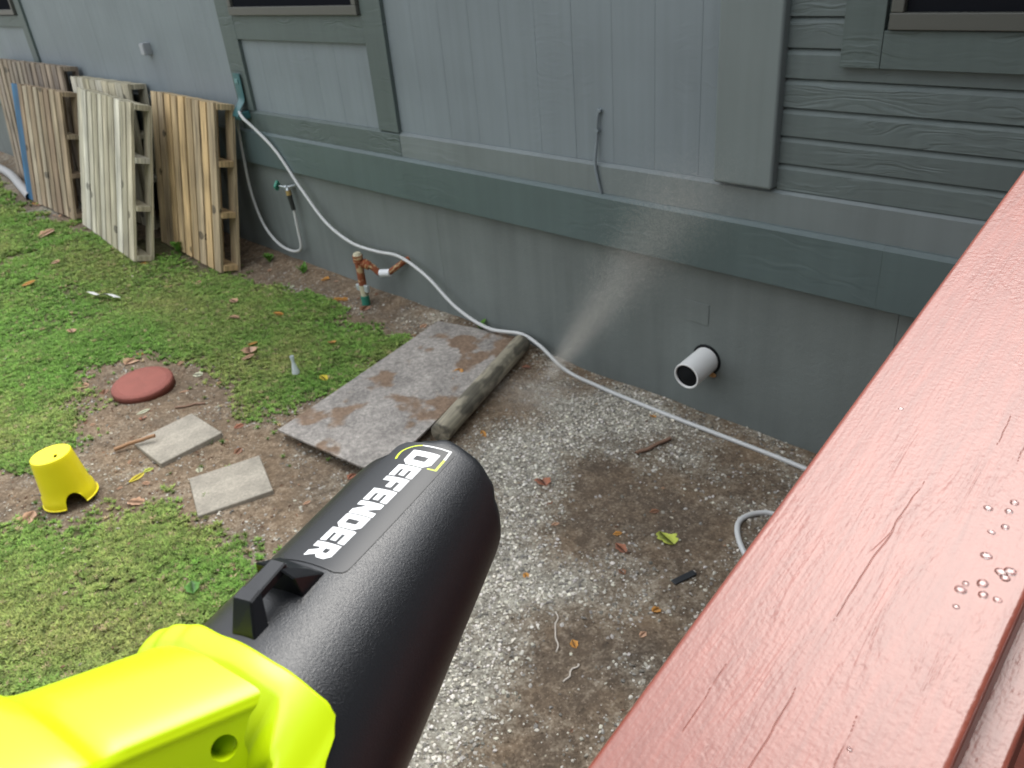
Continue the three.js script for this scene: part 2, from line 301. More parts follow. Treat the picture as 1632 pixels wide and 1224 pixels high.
  const rs = new THREE.Shape(); rs.moveTo(0.34, 0); rs.lineTo(-3, 1.05); rs.lineTo(-6.4, 0); const rg = new THREE.ExtrudeGeometry(rs, { depth: X1 - X0 + 0.6, bevelEnabled: false }); rg.rotateY(-Math.PI / 2); rg.scale(1, 1, 1); rg.translate(X1 + 0.3, TOP + 0.125, 0);
  part('roof', rg, HM.roof, h);
}

// the house that the deck belongs to, behind the camera: it shades the right end of the wall
{
  const n = thing('neighbour_house', 'grey house behind the deck, out of the frame', 'house', [0, 0, 0]);
  part('wall', bx(-1.5, 7, -0.1, 4.2, 3.38, 8), HM.panel, n);
  part('roof', bx(-1.7, 7.2, 4.202, 4.36, 3.2, 8.2), HM.trim, n);
}

// ------------------------------------------------------------------ things on the wall
{
  const b = thing('junction_box', 'small grey square box mounted on the wall above the pallets', 'junction box', [-6.474, 1.33, 0]);
  part('box', bx(-0.035, 0.035, 0, 0.085, -0.004, 0.05, 0.006), std({ color: lin(0.25, 0.27, 0.29), roughness: 0.5 }), b);
  part('cover', bx(-0.03, 0.03, 0.006, 0.079, 0.05, 0.056, 0.002), std({ color: lin(0.3, 0.32, 0.35), roughness: 0.45 }), b);
  const c = thing('wall_cable', 'thin painted cable rising from the dark band board up the panels', 'cable', [-2.15, 0.9, 0]);
  part('cable', tube([[0.0, 0.005, 0.022], [-0.012, 0.05, 0.026], [-0.028, 0.13, 0.024], [-0.026, 0.22, 0.012], [-0.018, 0.32, 0.01], [-0.012, 0.345, 0.004]], 0.0065, 40, 8), HM.panel, c);
  part('clip', bx(-0.034, -0.014, 0.255, 0.268, -0.003, 0.018, 0.002), HM.panel, c);
  part('clip', bx(-0.022, -0.002, 0.335, 0.347, -0.003, 0.013, 0.002), HM.panel, c);
  const teal = std({ color: lin(0.035, 0.12, 0.13), roughness: 0.38 });
  const k = thing('hose_hanger', 'teal plastic hose hanger bracket on the dark trim board', 'hose hanger', [-5.14, 1.0, 0.02]);
  const hs = []; for (let i = 0; i <= 14; i++) { const t = i / 14, y = 0.26 - 0.27 * t; const z = t < 0.62 ? 0.012 : 0.012 + 0.07 * Math.sin(((t - 0.62) / 0.38) * Math.PI / 2); hs.push([y + (t > 0.88 ? (t - 0.88) * 0.12 : 0), z]); }
  const rings = hs.map(([y, z], i) => { const w = 0.045 - 0.008 * (i / 14); return [[-w, y, z], [-w, y, z + 0.006], [0, y + 0.004, z + 0.011], [w, y, z + 0.006], [w, y, z], [0, y + 0.002, z + 0.002]]; });
  part('plate', loft(rings, true, true), teal, k);
  part('arm', bx(-0.04, 0.04, -0.02, 0.03, -0.002, 0.075, 0.008), teal, k);
  part('emblem', bx(-0.022, 0.022, 0.2, 0.228, 0.018, 0.0265, 0.003), std({ color: lin(0.1, 0.22, 0.23), roughness: 0.4 }), k);
}
// white drain pipe with black plug
{
  const white = phy({ color: lin(0.72, 0.73, 0.72), roughness: 0.35 }), black = phy({ color: lin(0.008, 0.009, 0.01), roughness: 0.8, specularIntensity: 0.3 });
  const p = thing('drain_pipe', 'short white plastic drain pipe with dark open end sticking out of the skirting', 'pipe', [-1.62, 0.262, 0]);
  const L = 0.162, R = 0.0575, prof = [[R, -0.01], [R, L - 0.003], [R - 0.002, L], [R - 0.007, L], [R - 0.008, L - 0.004], [R - 0.008, 0.02], [0, 0.02]];
  const g = new THREE.LatheGeometry(prof.map(([r, y]) => new THREE.Vector2(r, y)), 40); g.rotateX(Math.PI / 2);
  const q = part('pipe', g, white, p); q.rotation.set(0.05, 0.04, 0);
  const c = new THREE.LatheGeometry([[0, 0.006], [0.02, 0.006], [0.025, 0.001], [R - 0.0085, 0], [R - 0.0085, -0.03]].map(([r, y]) => new THREE.Vector2(r, y)), 32); c.rotateX(Math.PI / 2); c.translate(0, 0, L - 0.008);
  const cc = part('plug', c, black, p); cc.rotation.copy(q.rotation);
  part('hole_edge', new THREE.TorusGeometry(R + 0.004, 0.007, 8, 28, Math.PI * 1.6).rotateZ(-2.2), black, p);
  const f = part('foam', new THREE.IcosahedronGeometry(0.016, 1).scale(1.3, 0.7, 0.7), std({ color: lin(0.36, 0.2, 0.08), roughness: 0.9 }), p); f.position.set(0.035, -0.06, 0.008);
}

// ------------------------------------------------------------------ hose, faucet, standpipe
const hoseMat = std({ color: lin(0.5, 0.51, 0.505), roughness: 0.45 });
{
  const h = thing('garden_hose', 'pale grey garden hose draped from the hanger down along the foot of the wall', 'hose');
  const g0 = (x, z) => gy(x, z) + 0.01;
  part('hose', tube([[-5.14, 1.045, 0.075], [-5.06, 1.005, 0.1], [-4.97, 0.93, 0.075], [-4.81, 0.808, 0.055], [-4.6, 0.59, 0.05], [-4.377, 0.403, 0.05], [-4.13, 0.318, 0.05], [-3.87, 0.312, 0.05], [-3.66, 0.322, 0.045], [-3.42, 0.256, 0.05], [-3.17, 0.125, 0.06], [-2.93, 0.066, 0.055], [-2.7, 0.085, 0.03], [-2.56, 0.07, 0.05], [-2.37, g0(-2.37, 0.08), 0.075], [-2.11, g0(-2.11, 0.11), 0.11], [-1.73, g0(-1.73, 0.13), 0.13], [-1.42, g0(-1.42, 0.13), 0.13], [-1.1, g0(-1.1, 0.13), 0.13], [-0.8, g0(-0.8, 0.16), 0.16], [-0.7, g0(-0.7, 0.35), 0.35], [-0.85, g0(-0.85, 0.44), 0.44], [-1.06, g0(-1.06, 0.46), 0.46], [-1.11, g0(-1.11, 0.56), 0.56], [-1.03, g0(-1.03, 0.68), 0.68], [-0.8, g0(-0.8, 0.8), 0.8]], 0.0098, 420, 10), hoseMat, h);
  part('hose_loop', tube([[-5.16, 1.04, 0.06], [-5.235, 0.97, 0.05], [-5.285, 0.757, 0.045], [-5.305, 0.449, 0.045], [-5.23, 0.233, 0.045], [-5.07, 0.125, 0.045], [-4.86, 0.115, 0.045], [-4.775, 0.16, 0.045], [-4.765, 0.27, 0.045], [-4.76, 0.44, 0.045]], 0.0098, 120, 10), hoseMat, h);
  const f = thing('outdoor_faucet', 'outdoor faucet with green handle and black hose connector under the band board', 'faucet', [-4.79, 0.5, 0]);
  const brass = std({ color: lin(0.5, 0.36, 0.16), metalness: 0.8, roughness: 0.4 }), grey = std({ color: lin(0.4, 0.44, 0.45), metalness: 0.7, roughness: 0.4 }), blk = std({ color: lin(0.02, 0.022, 0.022), roughness: 0.5 });
  part('body', merge([rod([0.03, 0.075, -0.01], [0, 0.07, 0.05], 0.013), rod([0, 0.075, 0.045], [0.02, 0.05, 0.052], 0.014, 0.012), new THREE.SphereGeometry(0.017, 12, 10).translate(0, 0.072, 0.05)]), grey, f);
  part('stem', rod([0, 0.074, 0.05], [-0.04, 0.082, 0.075], 0.007), grey, f);
  const hd = []; for (let i = 0; i < 24; i++) { const a = (i / 24) * 6.283, r = 0.027 + 0.004 * Math.cos(a * 4); hd.push(new THREE.Vector2(Math.cos(a) * r, Math.sin(a) * r)); }
  const hg = new THREE.ExtrudeGeometry(new THREE.Shape(hd), { depth: 0.01, bevelEnabled: true, bevelSize: 0.003, bevelThickness: 0.003, bevelSegments: 2 }); hg.lookAt(V3(-0.85, 0.2, 0.5)); hg.translate(-0.048, 0.084, 0.08);
  part('handle', hg, std({ color: lin(0.03, 0.22, 0.15), roughness: 0.5 }), f);
  part('coupling', rod([0.022, 0.055, 0.052], [0.024, 0.025, 0.052], 0.018, 0.018, 16), brass, f);
  part('connector', rod([0.024, 0.027, 0.052], [0.032, -0.075, 0.047], 0.017, 0.014, 16), blk, f);
}
{
  const rustMap = tex(256, 256, (u, v) => { const a = fbm(u * 8, v * 8, 201, 4), b = smooth(0.52, 0.68, fbm(u * 5, v * 5, 205, 3)); const r = [0.5 + 0.2 * (a - 0.5), 0.27 + 0.16 * (a - 0.5), 0.16 + 0.1 * (a - 0.5)], t = [0.72, 0.66, 0.5]; return [0, 1, 2].map((k) => lerp(r[k], t[k], b * 0.8)); }, true);
  const rust = std({ map: rustMap, roughness: 0.85, bumpMap: rustMap, bumpScale: 0.002 }), tape = std({ color: lin(0.66, 0.68, 0.7), roughness: 0.5 }), cream = std({ color: lin(0.46, 0.43, 0.3), roughness: 0.6 }), green = std({ color: lin(0.02, 0.16, 0.11), roughness: 0.55 }), galv = std({ color: lin(0.45, 0.5, 0.5), metalness: 0.5, roughness: 0.5 });
  const s = thing('water_standpipe', 'rusty standpipe with elbow pipe running into the wall', 'standpipe', [-3.93, 0, 0.15]);
  part('riser', merge([rod([0, 0.12, 0], [0, 0.285, 0], 0.024, 0.024, 14), rod([0, 0.265, 0], [0, 0.31, 0], 0.031, 0.031, 8)]), rust, s);
  part('cap', rod([0, 0.31, 0], [0, 0.325, 0], 0.028, 0.02, 8), cream, s);
  part('elbow_pipe', tube([[0.0, 0.25, 0], [0.05, 0.255, -0.02], [0.085, 0.235, -0.04], [0.115, 0.205, -0.055], [0.16, 0.205, -0.07]], 0.019, 24, 10), rust, s);
  part('fitting', rod([0.03, 0.262, -0.01], [0.065, 0.245, -0.03], 0.03, 0.027, 8), std({ map: rustMap, color: lin(1, 0.85, 0.7), roughness: 0.8 }), s);
  part('tape_wrap', rod([0.125, 0.203, -0.058], [0.19, 0.212, -0.082], 0.023, 0.022, 14), tape, s);
  part('wall_pipe', tube([[0.18, 0.21, -0.08], [0.235, 0.25, -0.105], [0.29, 0.292, -0.135], [0.3, 0.298, -0.17]], 0.017, 20, 10), rust, s);
  part('base_pipe', rod([0, 0.035, 0], [0, 0.13, 0], 0.022, 0.024, 14), cream, s);
  part('valve_wing', bx(-0.062, -0.02, 0.075, 0.115, -0.01, 0.012, 0.005), galv, s);
  part('valve_wing', bx(0.02, 0.055, 0.08, 0.125, -0.01, 0.012, 0.005), galv, s);
  part('foot', rod([0.008, -0.03, 0.006], [0.006, 0.05, 0.004], 0.026, 0.026, 16), green, s);
}

// ------------------------------------------------------------------ pallets leaning on the wall
const woodMap = tex(256, 1024, (u, v) => {
  const w = fbm(u * 3, v * 2, 301, 3), g = fbm(u * 26 + w * 5, v * 5, 303, 4), s = fbm(u * 90, v * 7, 305, 2), st = fbm(u * 4, v * 3.2, 307, 3), kn = Math.hypot((u - 0.62) * 1.1, (v - 0.38) * 6);
  const k = kn < 0.16 ? 0.6 + 0.25 * Math.sin(kn * 90) : 1;
  const a = (0.72 + 0.38 * (g - 0.5) + 0.22 * (s - 0.5) + 0.34 * (st - 0.5)) * k;
  return [a, a * 0.985, a * 0.95];
}, true);
const woodBump = tex(256, 1024, (u, v) => 0.5 + (fbm(u * 40, v * 5, 311, 3) - 0.5) * 1.2, false);
const wood = (r, g, b) => std({ color: lin(r * 1.25, g * 1.25, b * 1.25), map: rep(woodMap, 3.2, 0.9), bumpMap: rep(woodBump, 4, 1), bumpScale: 0.002, roughness: 0.88 });
const W = {
  white: [wood(0.66, 0.64, 0.53), wood(0.76, 0.75, 0.66), wood(0.55, 0.52, 0.4), wood(0.62, 0.58, 0.45)],
  gold: [wood(0.66, 0.48, 0.26), wood(0.58, 0.44, 0.26), wood(0.68, 0.54, 0.34), wood(0.56, 0.45, 0.3)],
  brown: [wood(0.42, 0.33, 0.23), wood(0.48, 0.4, 0.29), wood(0.36, 0.27, 0.19), wood(0.52, 0.45, 0.35)],
  grey: [wood(0.34, 0.29, 0.25), wood(0.4, 0.35, 0.3), wood(0.29, 0.25, 0.22), wood(0.37, 0.31, 0.25)],
};
const blueWood = std({ color: lin(0.03, 0.2, 0.44), map: rep(woodMap, 3.2, 0.9), roughness: 0.7 });
function pallet(label, x0, x1, H, zb, zt, tint, nSlats, opt = {}) {
  const gr = thing('wooden_pallet', label, 'pallet', [(x0 + x1) / 2, 0.004, zb], 'wooden pallets leaning against the house wall');
  const w = x1 - x0, T = opt.T ?? 0.115, lean = Math.asin(clamp((zb - zt) / H, -1, 1));
  gr.rotation.set(-lean, opt.turn ?? 0, opt.roll ?? 0, 'YXZ');
  const step = w / nSlats, sw = step * (opt.fill ?? 0.84);
  for (let i = 0; i < nSlats; i++) {
    const c = -w / 2 + step * (i + 0.5) + rr(-0.006, 0.006), m = opt.blue && i === 0 ? blueWood : tint[Math.floor(rnd() * 4)], hh = H - rr(0, opt.ragged ?? 0.012), q = opt.blue && i === 0 ? 1.7 : rr(0.86, 1.06);
    const g = bx(-sw * q / 2, sw * q / 2, rr(0, 0.012), hh, 0, 0.018 + rr(0, 0.003)); const uv = g.attributes.uv, o = rnd() * 3, o2 = rnd() * 3; for (let k = 0; k < uv.count; k++) uv.setXY(k, uv.getX(k) + o, uv.getY(k) + o2);
    const s = part('slat', g, m, gr); s.position.x = c; s.rotation.z = rr(-0.006, 0.006);
    if (i % 2 === 0) { const b = part('slat', bx(-sw * 0.55, sw * 0.55, 0.004, H - 0.01, -T, -T + 0.018), tint[Math.floor(rnd() * 4)], gr); b.position.x = c + (i === nSlats - 1 || i + 2 >= nSlats ? (w / 2 - c - sw * 0.55) : 0); }
  }
  for (const y of opt.rails ?? [0.02, H * 0.34, H * 0.64, H - 0.045]) part('stringer', bx(-w / 2, w / 2, y, y + 0.036, -T + 0.019, -0.001), tint[Math.floor(rnd() * 4)], gr);
  return gr;
}
pallet('grey weathered pallet leaning on the wall behind the blue-edged pallet', -10.2, -8.05, 1.22, 0.3, 0.14, W.grey, 15, { fill: 0.74 });
pallet('tan pallet at the back, its top edge showing between the blue-edged and whitish pallets', -7.95, -6.68, 1.14, 0.26, 0.13, W.white, 9, { fill: 0.9 });
pallet('brown pallet with one blue painted edge board', -8.99, -7.68, 1.08, 0.56, 0.33, W.brown, 9, { blue: true, fill: 0.76, turn: 0.0 });
pallet('whitish bleached pallet standing in front of the golden one', -7.5, -6.0, 1.13, 0.64, 0.33, W.white, 10, { fill: 0.83, turn: -0.1 });
pallet('golden brown pallet at the end of the row beside the hose hanger', -6.35, -5.2, 1.13, 0.4, 0.15, W.gold, 9, { fill: 0.78, turn: -0.06 });
{
  const b = thing('ground_pipe', 'pale grey pipe lying along the foot of the grey pallet', 'pipe', [-10.4, 0.04, 0.36]);
  part('pipe', tube([[-1.4, 0, -0.1], [-0.6, 0.005, -0.03], [0.2, 0.01, 0.02], [0.9, 0, 0.12], [1.45, -0.01, 0.2]], 0.045, 40, 12), std({ color: lin(0.3, 0.3, 0.3), roughness: 0.6 }), b);
}

// ------------------------------------------------------------------ yard objects
// sheet of tread plate with soil on it
{
  const plateMap = tex(768, 1024, (u, v) => {
    const d = smooth(0.58, 0.7, fbm(u * 4, v * 8, 401, 4) + 0.22 * Math.exp(-(((u - 0.7) / 0.5) ** 2 + ((v - 0.12) / 0.1) ** 2)) + 0.2 * Math.exp(-(((u - 0.3) / 0.16) ** 2 + ((v - 0.8) / 0.08) ** 2)));
    const n = fbm(u * 50, v * 100, 405, 3), b = fbm(u * 5, v * 10, 407, 4), e = hash(Math.floor(u * 380), Math.floor(v * 500), 3);
    const m = 0.54 + 0.24 * (n - 0.5) + 0.18 * (b - 0.5) + (e > 0.97 ? 0.1 : e < 0.04 ? -0.12 : 0);
    const s = [0.47 + 0.2 * (n - 0.5), 0.39 + 0.18 * (n - 0.5), 0.32 + 0.16 * (n - 0.5)];
    return [lerp(m * 1.03, s[0], d), lerp(m * 0.99, s[1], d), lerp(m * 0.945, s[2], d)];
  }, true);
  const tread = tex(256, 256, (u, v) => { const a = ((u * 8) % 1) - 0.5, b = ((v * 8) % 1) - 0.5, f = (Math.floor(u * 8) + Math.floor(v * 8)) % 2; const p = f ? a + b : a - b, q = f ? a - b : a + b; return Math.abs(p) < 0.16 && Math.abs(q) < 0.5 ? 0.9 : 0.35; }, false);
  const c = [[-3.305, 0.1], [-2.745, 0.0], [-2.335, 1.24], [-2.985, 1.32]], n = 24, rings = [];
  const g = new THREE.BufferGeometry(), pos = [], uv = [], idx = [];
  for (const side of [1, 0]) for (let j = 0; j <= n; j++) for (let i = 0; i <= n; i++) {
    const s = i / n, t = j / n, x = lerp(lerp(c[0][0], c[1][0], s), lerp(c[3][0], c[2][0], s), t), z = lerp(lerp(c[0][1], c[1][1], s), lerp(c[3][1], c[2][1], s), t);
    const y = 0.03 + 0.012 * (fbm(x * 2, z * 2, 9, 2) - 0.5) + 0.022 * t * t * (1 - 0.5 * s) + 0.012 * s;
    pos.push(x, y - (side ? 0 : 0.009), z); uv.push(s, t);
  }
  const N = (n + 1) * (n + 1), f = (a, b, cc, d) => idx.push(a, b, cc, a, cc, d);
  for (let j = 0; j < n; j++) for (let i = 0; i < n; i++) { const a = j * (n + 1) + i; f(a, a + n + 1, a + n + 2, a + 1); f(N + a, N + a + 1, N + a + n + 2, N + a + n + 1); }
  for (let i = 0; i < n; i++) { const a = n * (n + 1) + i; f(a, N + a, N + a + 1, a + 1); f(i + 1, N + i + 1, N + i, i); const l = i * (n + 1); f(l, N + l, N + l + n + 1, l + n + 1); f(l + n + n + 1, N + l + n + n + 1, N + l + n, l + n); }
  g.setAttribute('position', new THREE.Float32BufferAttribute(pos, 3)); g.setAttribute('uv', new THREE.Float32BufferAttribute(uv, 2)); g.setIndex(idx);
  const gg = g.toNonIndexed(); gg.computeVertexNormals();
  solo('tread_plate', gg, std({ map: plateMap, bumpMap: rep(tread, 4, 9), bumpScale: 0.0022, roughness: 0.75 }), 'grey tread plate sheet lying on the soil beside the log', 'metal sheet');
}
// round landscape log
{
  const logMap = tex(512, 256, (u, v) => { const g = fbm(u * 3, v * 30, 421, 4), b = fbm(u * 6, v * 4, 423, 4), d = smooth(0.5, 0.68, fbm(u * 7, v * 5, 425, 3)); const a = 0.44 + 0.24 * (g - 0.5) + 0.22 * (b - 0.5); const c = [a * 1.12, a * 1.07, a * 0.93]; return c.map((q) => lerp(q, q * 0.66, d)); }, true);
  const A = V3(-2.372, 0.046, 0.885), B = V3(-2.685, 0.05, 0.05), d = B.clone().sub(A), L = d.length(), rings = [];
  const prof = (r, y, k) => { const a = []; for (let i = 0; i < 28; i++) { const t = (i / 28) * 6.283; const q = r * (1 + 0.05 * (noise(Math.cos(t) * 2 + 5, Math.sin(t) * 2 + k * 0.3, 8) - 0.5)); a.push([Math.cos(t) * q, Math.sin(t) * q, y]); } return a; };
  rings.push(prof(0.001, 0, 0), prof(0.042, 0, 0), prof(0.047, 0.006, 0)); for (let k = 1; k < 12; k++) rings.push(prof(0.048, (L * k) / 12, k)); rings.push(prof(0.046, L - 0.004, 12), prof(0.001, L, 12));
  const g = loft(rings), uv = g.attributes.uv; for (let i = 0; i < uv.count; i++) uv.setXY(i, uv.getY(i) * 1.4, uv.getX(i));
  const o = thing('landscape_log', 'weathered round timber log along the edge of the tread plate', 'log', A.toArray());
  const m = part('log', g, std({ map: logMap, bumpMap: logMap, bumpScale: 0.004, roughness: 0.85 }), o); m.quaternion.setFromUnitVectors(V3(0, 0, 1), d.normalize());
}
// pavers
{
  const conc = tex(512, 512, (u, v) => { const n = fbm(u * 40, v * 40, 441, 3), b = fbm(u * 4, v * 4, 443, 4), e = hash(Math.floor(u * 256), Math.floor(v * 256), 4); const a = 0.6 + 0.14 * (n - 0.5) + 0.24 * (b - 0.5) + (e > 0.985 ? 0.1 : e < 0.012 ? -0.16 : 0); return [a, a * 0.955, a * 0.87]; }, true);
  const m = std({ map: rep(conc, 3.2, 3.2), bumpMap: rep(conc, 3.2, 3.2), bumpScale: 0.003, roughness: 0.9 });
  for (const [x, z, ry, lab] of [[-3.383, 1.625, 0.02, 'pale square concrete paver with a stick over its edge'], [-2.838, 1.645, -0.33, 'pale square concrete paver closest to the tread plate']]) {
    const g = bx(-0.15, 0.15, -0.03, 0.03, -0.15, 0.15, 0.006); const o = solo('concrete_paver', g, m, lab, 'paver', 'square concrete pavers in the soil'); o.position.set(x, gy(x, z) - 0.012, z); o.rotation.set(0.02, ry, 0.015);
  }
}
// red round cover
{
  const m = std({ color: lin(0.27, 0.078, 0.056), map: rep(paintTone, 2, 2), bumpMap: soilBump, bumpScale: 0.002, roughness: 0.7 });
  const g = new THREE.LatheGeometry([[0, 0.02], [0.12, 0.021], [0.146, 0.019], [0.154, 0.012], [0.155, -0.03], [0, -0.032]].map(([r, y]) => new THREE.Vector2(r, y)), 56);
  const o = solo('round_cover', g, m, 'round brick-red cover lying in the bare soil', 'cover'); o.position.set(-4.015, 0.022, 1.515); o.rotation.set(0.05, 0, -0.07);
}
// yellow upturned bucket with notch in its rim and slot in its base
{
  const yel = phy({ color: lin(0.78, 0.66, 0.008), roughness: 0.38 });
  const b = thing('yellow_bucket', 'yellow plastic bucket turned upside down on the soil', 'bucket', [-3.315, 0.002, 2.125]);
  const H = 0.215, seg = 96, R = (y) => lerp(0.101, 0.079, y / H) + (y < 0.045 ? 0.005 : 0), th = 0.003;
  const na = 0.0 + 0.08, hw = 0.36;   // notch: direction (from +x towards +z) and half width in radians
  const yb = (a) => { let d = Math.abs(((a - na + Math.PI * 3) % (Math.PI * 2)) - Math.PI); return d < hw ? 0.062 * Math.sqrt(1 - (d / hw) ** 2) ** 0.8 : 0; };
  const ys = [0, 0.02, 0.044, 0.047, 0.09, 0.14, 0.19, H - 0.004, H], rings = [];
  const ring = (t, k, off) => { const a = []; for (let i = 0; i < seg; i++) { const q = (i / seg) * Math.PI * 2, y = Math.max(k, yb(q)); const r = R(Math.max(y, k)) + off - (k === H ? 0.003 : 0); a.push([Math.cos(q) * r, y, -Math.sin(q) * -r]); } return a; };
  const inner = ys.slice().reverse().map((y) => ring(0, Math.min(y, H - 0.003), -th)), outer = ys.map((y) => ring(0, y, 0));
  part('wall', loft([...inner, ...outer].map((r) => r.slice().reverse())), yel, b);
  const s = new THREE.Shape(); s.absarc(0, 0, R(H) - 0.003, 0, Math.PI * 2); const slot = new THREE.Path(); slot.moveTo(-0.013, -0.0065); slot.lineTo(0.013, -0.0065); slot.lineTo(0.013, 0.0065); slot.lineTo(-0.013, 0.0065); s.holes.push(slot);
  // slot sits off centre
  slot.curves.forEach((c) => { for (const p of [c.v1, c.v2]) { p.x += 0.03; p.y += 0.02; } });
  const tg = new THREE.ExtrudeGeometry(s, { depth: 0.004, bevelEnabled: false, curveSegments: 48 }); tg.rotateX(-Math.PI / 2); tg.rotateY(-0.35); tg.translate(0, H - 0.004, 0);
  part('base', tg, yel, b);
  part('rim', new THREE.TorusGeometry(0.1065, 0.0035, 8, 80, Math.PI * 2 - hw * 2 - 0.05).rotateX(Math.PI / 2).rotateY(-(na + hw + 0.03)).translate(0, 0.004, 0), yel, b);
  b.rotation.set(0.03, 0, 0.05);
}
// litter, leaves, twigs, weeds
{
  const plastic = phy({ color: lin(0.75, 0.8, 0.84), roughness: 0.35, transmission: 0.35, thickness: 0 });
  const g = new THREE.LatheGeometry([[0.0, 0], [0.021, 0], [0.02, 0.012], [0.013, 0.05], [0.008, 0.072], [0.008, 0.085], [0.012, 0.108], [0.011, 0.109], [0.006, 0.086], [0.006, 0.07], [0, 0.06]].map(([r, y]) => new THREE.Vector2(r, y)), 20);
  const o = solo('plastic_spike', g, plastic, 'small translucent plastic funnel standing in the lawn', 'plastic litter'); o.position.set(-3.477, gy(-3.477, 0.93), 0.93); o.rotation.z = 0.06;
  const sg = new THREE.PlaneGeometry(0.26, 0.05, 12, 2).rotateX(-Math.PI / 2), p = sg.attributes.position; for (let i = 0; i < p.count; i++) p.setY(i, 0.01 * Math.sin(p.getX(i) * 30) + p.getZ(i) * 0.3 + 0.046 + 0.006 * Math.sin(p.getZ(i) * 90)); sg.computeVertexNormals();
  const w = solo('paper_strip', sg, std({ color: lin(0.72, 0.72, 0.7), side: THREE.DoubleSide }), 'crumpled white paper strip on the lawn', 'paper litter'); w.position.set(-5.51, gy(-5.51, 1.147), 1.147); w.rotation.y = 0.34;
}
const leafGeo = [0, 1, 2].map((v) => {
  const out = [], n = 14, L = (t) => (v === 0 ? Math.sin(Math.PI * t) * 0.36 * (1 + 0.15 * Math.sin(t * 19)) : v === 1 ? (0.3 + 0.2 * Math.abs(Math.sin(t * 9.4))) * Math.sin(Math.PI * Math.min(1, t * 0.97 + 0.02)) ** 0.6 : 0.24 * Math.sin(Math.PI * t) ** 0.8);
  const P = (t, s) => { const w = L(t) * s; return [t - 0.5, 0.3 * w * w + 0.045 * Math.sin(t * 4 + v) * (0.5 + s * 0.3) + 0.03, w]; };
  for (let i = 0; i < n; i++) { const a = i / n, b = (i + 1) / n; for (const s of [-1, 1]) { const q = [P(a, 0), P(b, 0), P(b, s), P(a, s)]; for (const t of [[0, 1, 2], [0, 2, 3]]) for (const k of t) out.push(...q[k]); } }
  const g = new THREE.BufferGeometry(); g.setAttribute('position', new THREE.Float32BufferAttribute(out, 3)); const m = mergeVertices(g, 1e-4); m.computeVertexNormals(); return m;
});
const leafMat = {}; const leafM = (r, g, b) => (leafMat[[r, g, b]] ??= phy({ color: lin(r, g, b), roughness: 0.75, side: THREE.DoubleSide, transmission: 0.2, thickness: 0, specularIntensity: 0.4 }));
const C_ = { tan: [0.5, 0.3, 0.19], brown: [0.26, 0.13, 0.075], orange: [0.55, 0.26, 0.06], yellow: [0.62, 0.5, 0.05], lime: [0.5, 0.56, 0.1], green: [0.1, 0.24, 0.05], pale: [0.56, 0.56, 0.4], rust: [0.36, 0.15, 0.09] };
const marks = [['rusty standpipe', -3.9, 0.2], ['faucet', -4.78, 0.1], ['golden pallet end', -5.2, 0.35], ['golden pallet', -5.8, 0.5], ['whitish pallet', -6.7, 0.7], ['blue-edged pallet', -8.2, 0.7], ['far tread plate edge', -3.0, 0.05], ['round red cover', -4.0, 1.5], ['paver with the stick', -3.38, 1.62], ['plain paver', -2.84, 1.64], ['yellow bucket', -3.3, 2.1], ['near tread plate edge', -2.7, 1.35], ['plastic funnel', -3.48, 0.93], ['paper strip', -5.5, 1.15], ['drain pipe', -1.62, 0.15], ['brown bark stick', -1.63, 0.36], ['thin pale twig', -1.27, 1.36], ['green and yellow leaf', -1.26, 0.79], ['dark plastic scrap', -1.1, 0.91], ['rust-red leaf', -1.83, 0.82], ['end of the log', -2.33, 0.85], ['far end of the log', -2.66, 0.1]];
const lookOf = { tan: 'tan', brown: 'dark brown', orange: 'orange', yellow: 'yellow', lime: 'lime', green: 'green', pale: 'pale', rust: 'rust-brown' };
function leafLabel(x, z, s, col, ground) {
  const m = marks.reduce((a, b) => ((b[1] - x) ** 2 + (b[2] - z) ** 2 < (a[1] - x) ** 2 + (a[2] - z) ** 2 ? b : a));
  return (s > 0.065 ? 'large ' : s > 0.042 ? 'medium ' : 'small ') + lookOf[col] + ' dead leaf ' + ground + ' by the ' + m[0];
}
function leaf(x, z, s, col, label, group, up = 0) {
  if (label.startsWith('@')) { label = leafLabel(x, z, s, col, label.slice(1)); }
  const v = Math.floor(rnd() * 3), o = solo('fallen_leaf', leafGeo[v], leafM(...C_[col]), label, 'leaf', group); o.position.set(x, gy(x, z) + 0.002 + up, z); o.scale.set(s, s, s); o.rotation.set(rr(-0.2, 0.2), rr(0, 6.28), rr(-0.2, 0.2)); return o;
}
leaf(-3.24, 1.88, 0.085, 'yellow', 'bright yellow leaf on the soil between bucket and paver');
leaf(-3.26, 1.82, 0.05, 'lime', 'small lime-green leaf touching the bright yellow leaf');
leaf(-3.07, 1.955, 0.07, 'tan', 'pinkish tan leaf on the soil in front of the pavers');
leaf(-3.31, 2.31, 0.1, 'tan', 'large tan leaf on the soil in front of the yellow bucket');
leaf(-4.38, 1.43, 0.11, 'tan', 'tan leaf behind the round red cover');
leaf(-4.43, 1.36, 0.05, 'orange', 'small orange leaf behind the round red cover');
leaf(-4.33, 1.73, 0.09, 'tan', 'narrow tan leaf on bare soil by the lawn edge', undefined);
leaf(-3.78, 1.62, 0.07, 'pale', 'pale leaf in front of the round red cover');
leaf(-6.29, 1.39, 0.12, 'orange', 'orange yellow leaf alone on the far lawn', undefined, 0.025);
leaf(-1.83, 0.82, 0.09, 'rust', 'rust-red leaf on the pale gravel beside the black blower tube');
leaf(-1.262, 0.79, 0.085, 'lime', 'green and yellow leaf on the dark soil near the railing');
leaf(-1.355, 0.93, 0.06, 'rust', 'dull brown leaf on the soil beside the green and yellow leaf');
leaf(-3.31, 0.87, 0.06, 'yellow', 'small yellow leaf in the lawn beside the tread plate', undefined, 0.015);
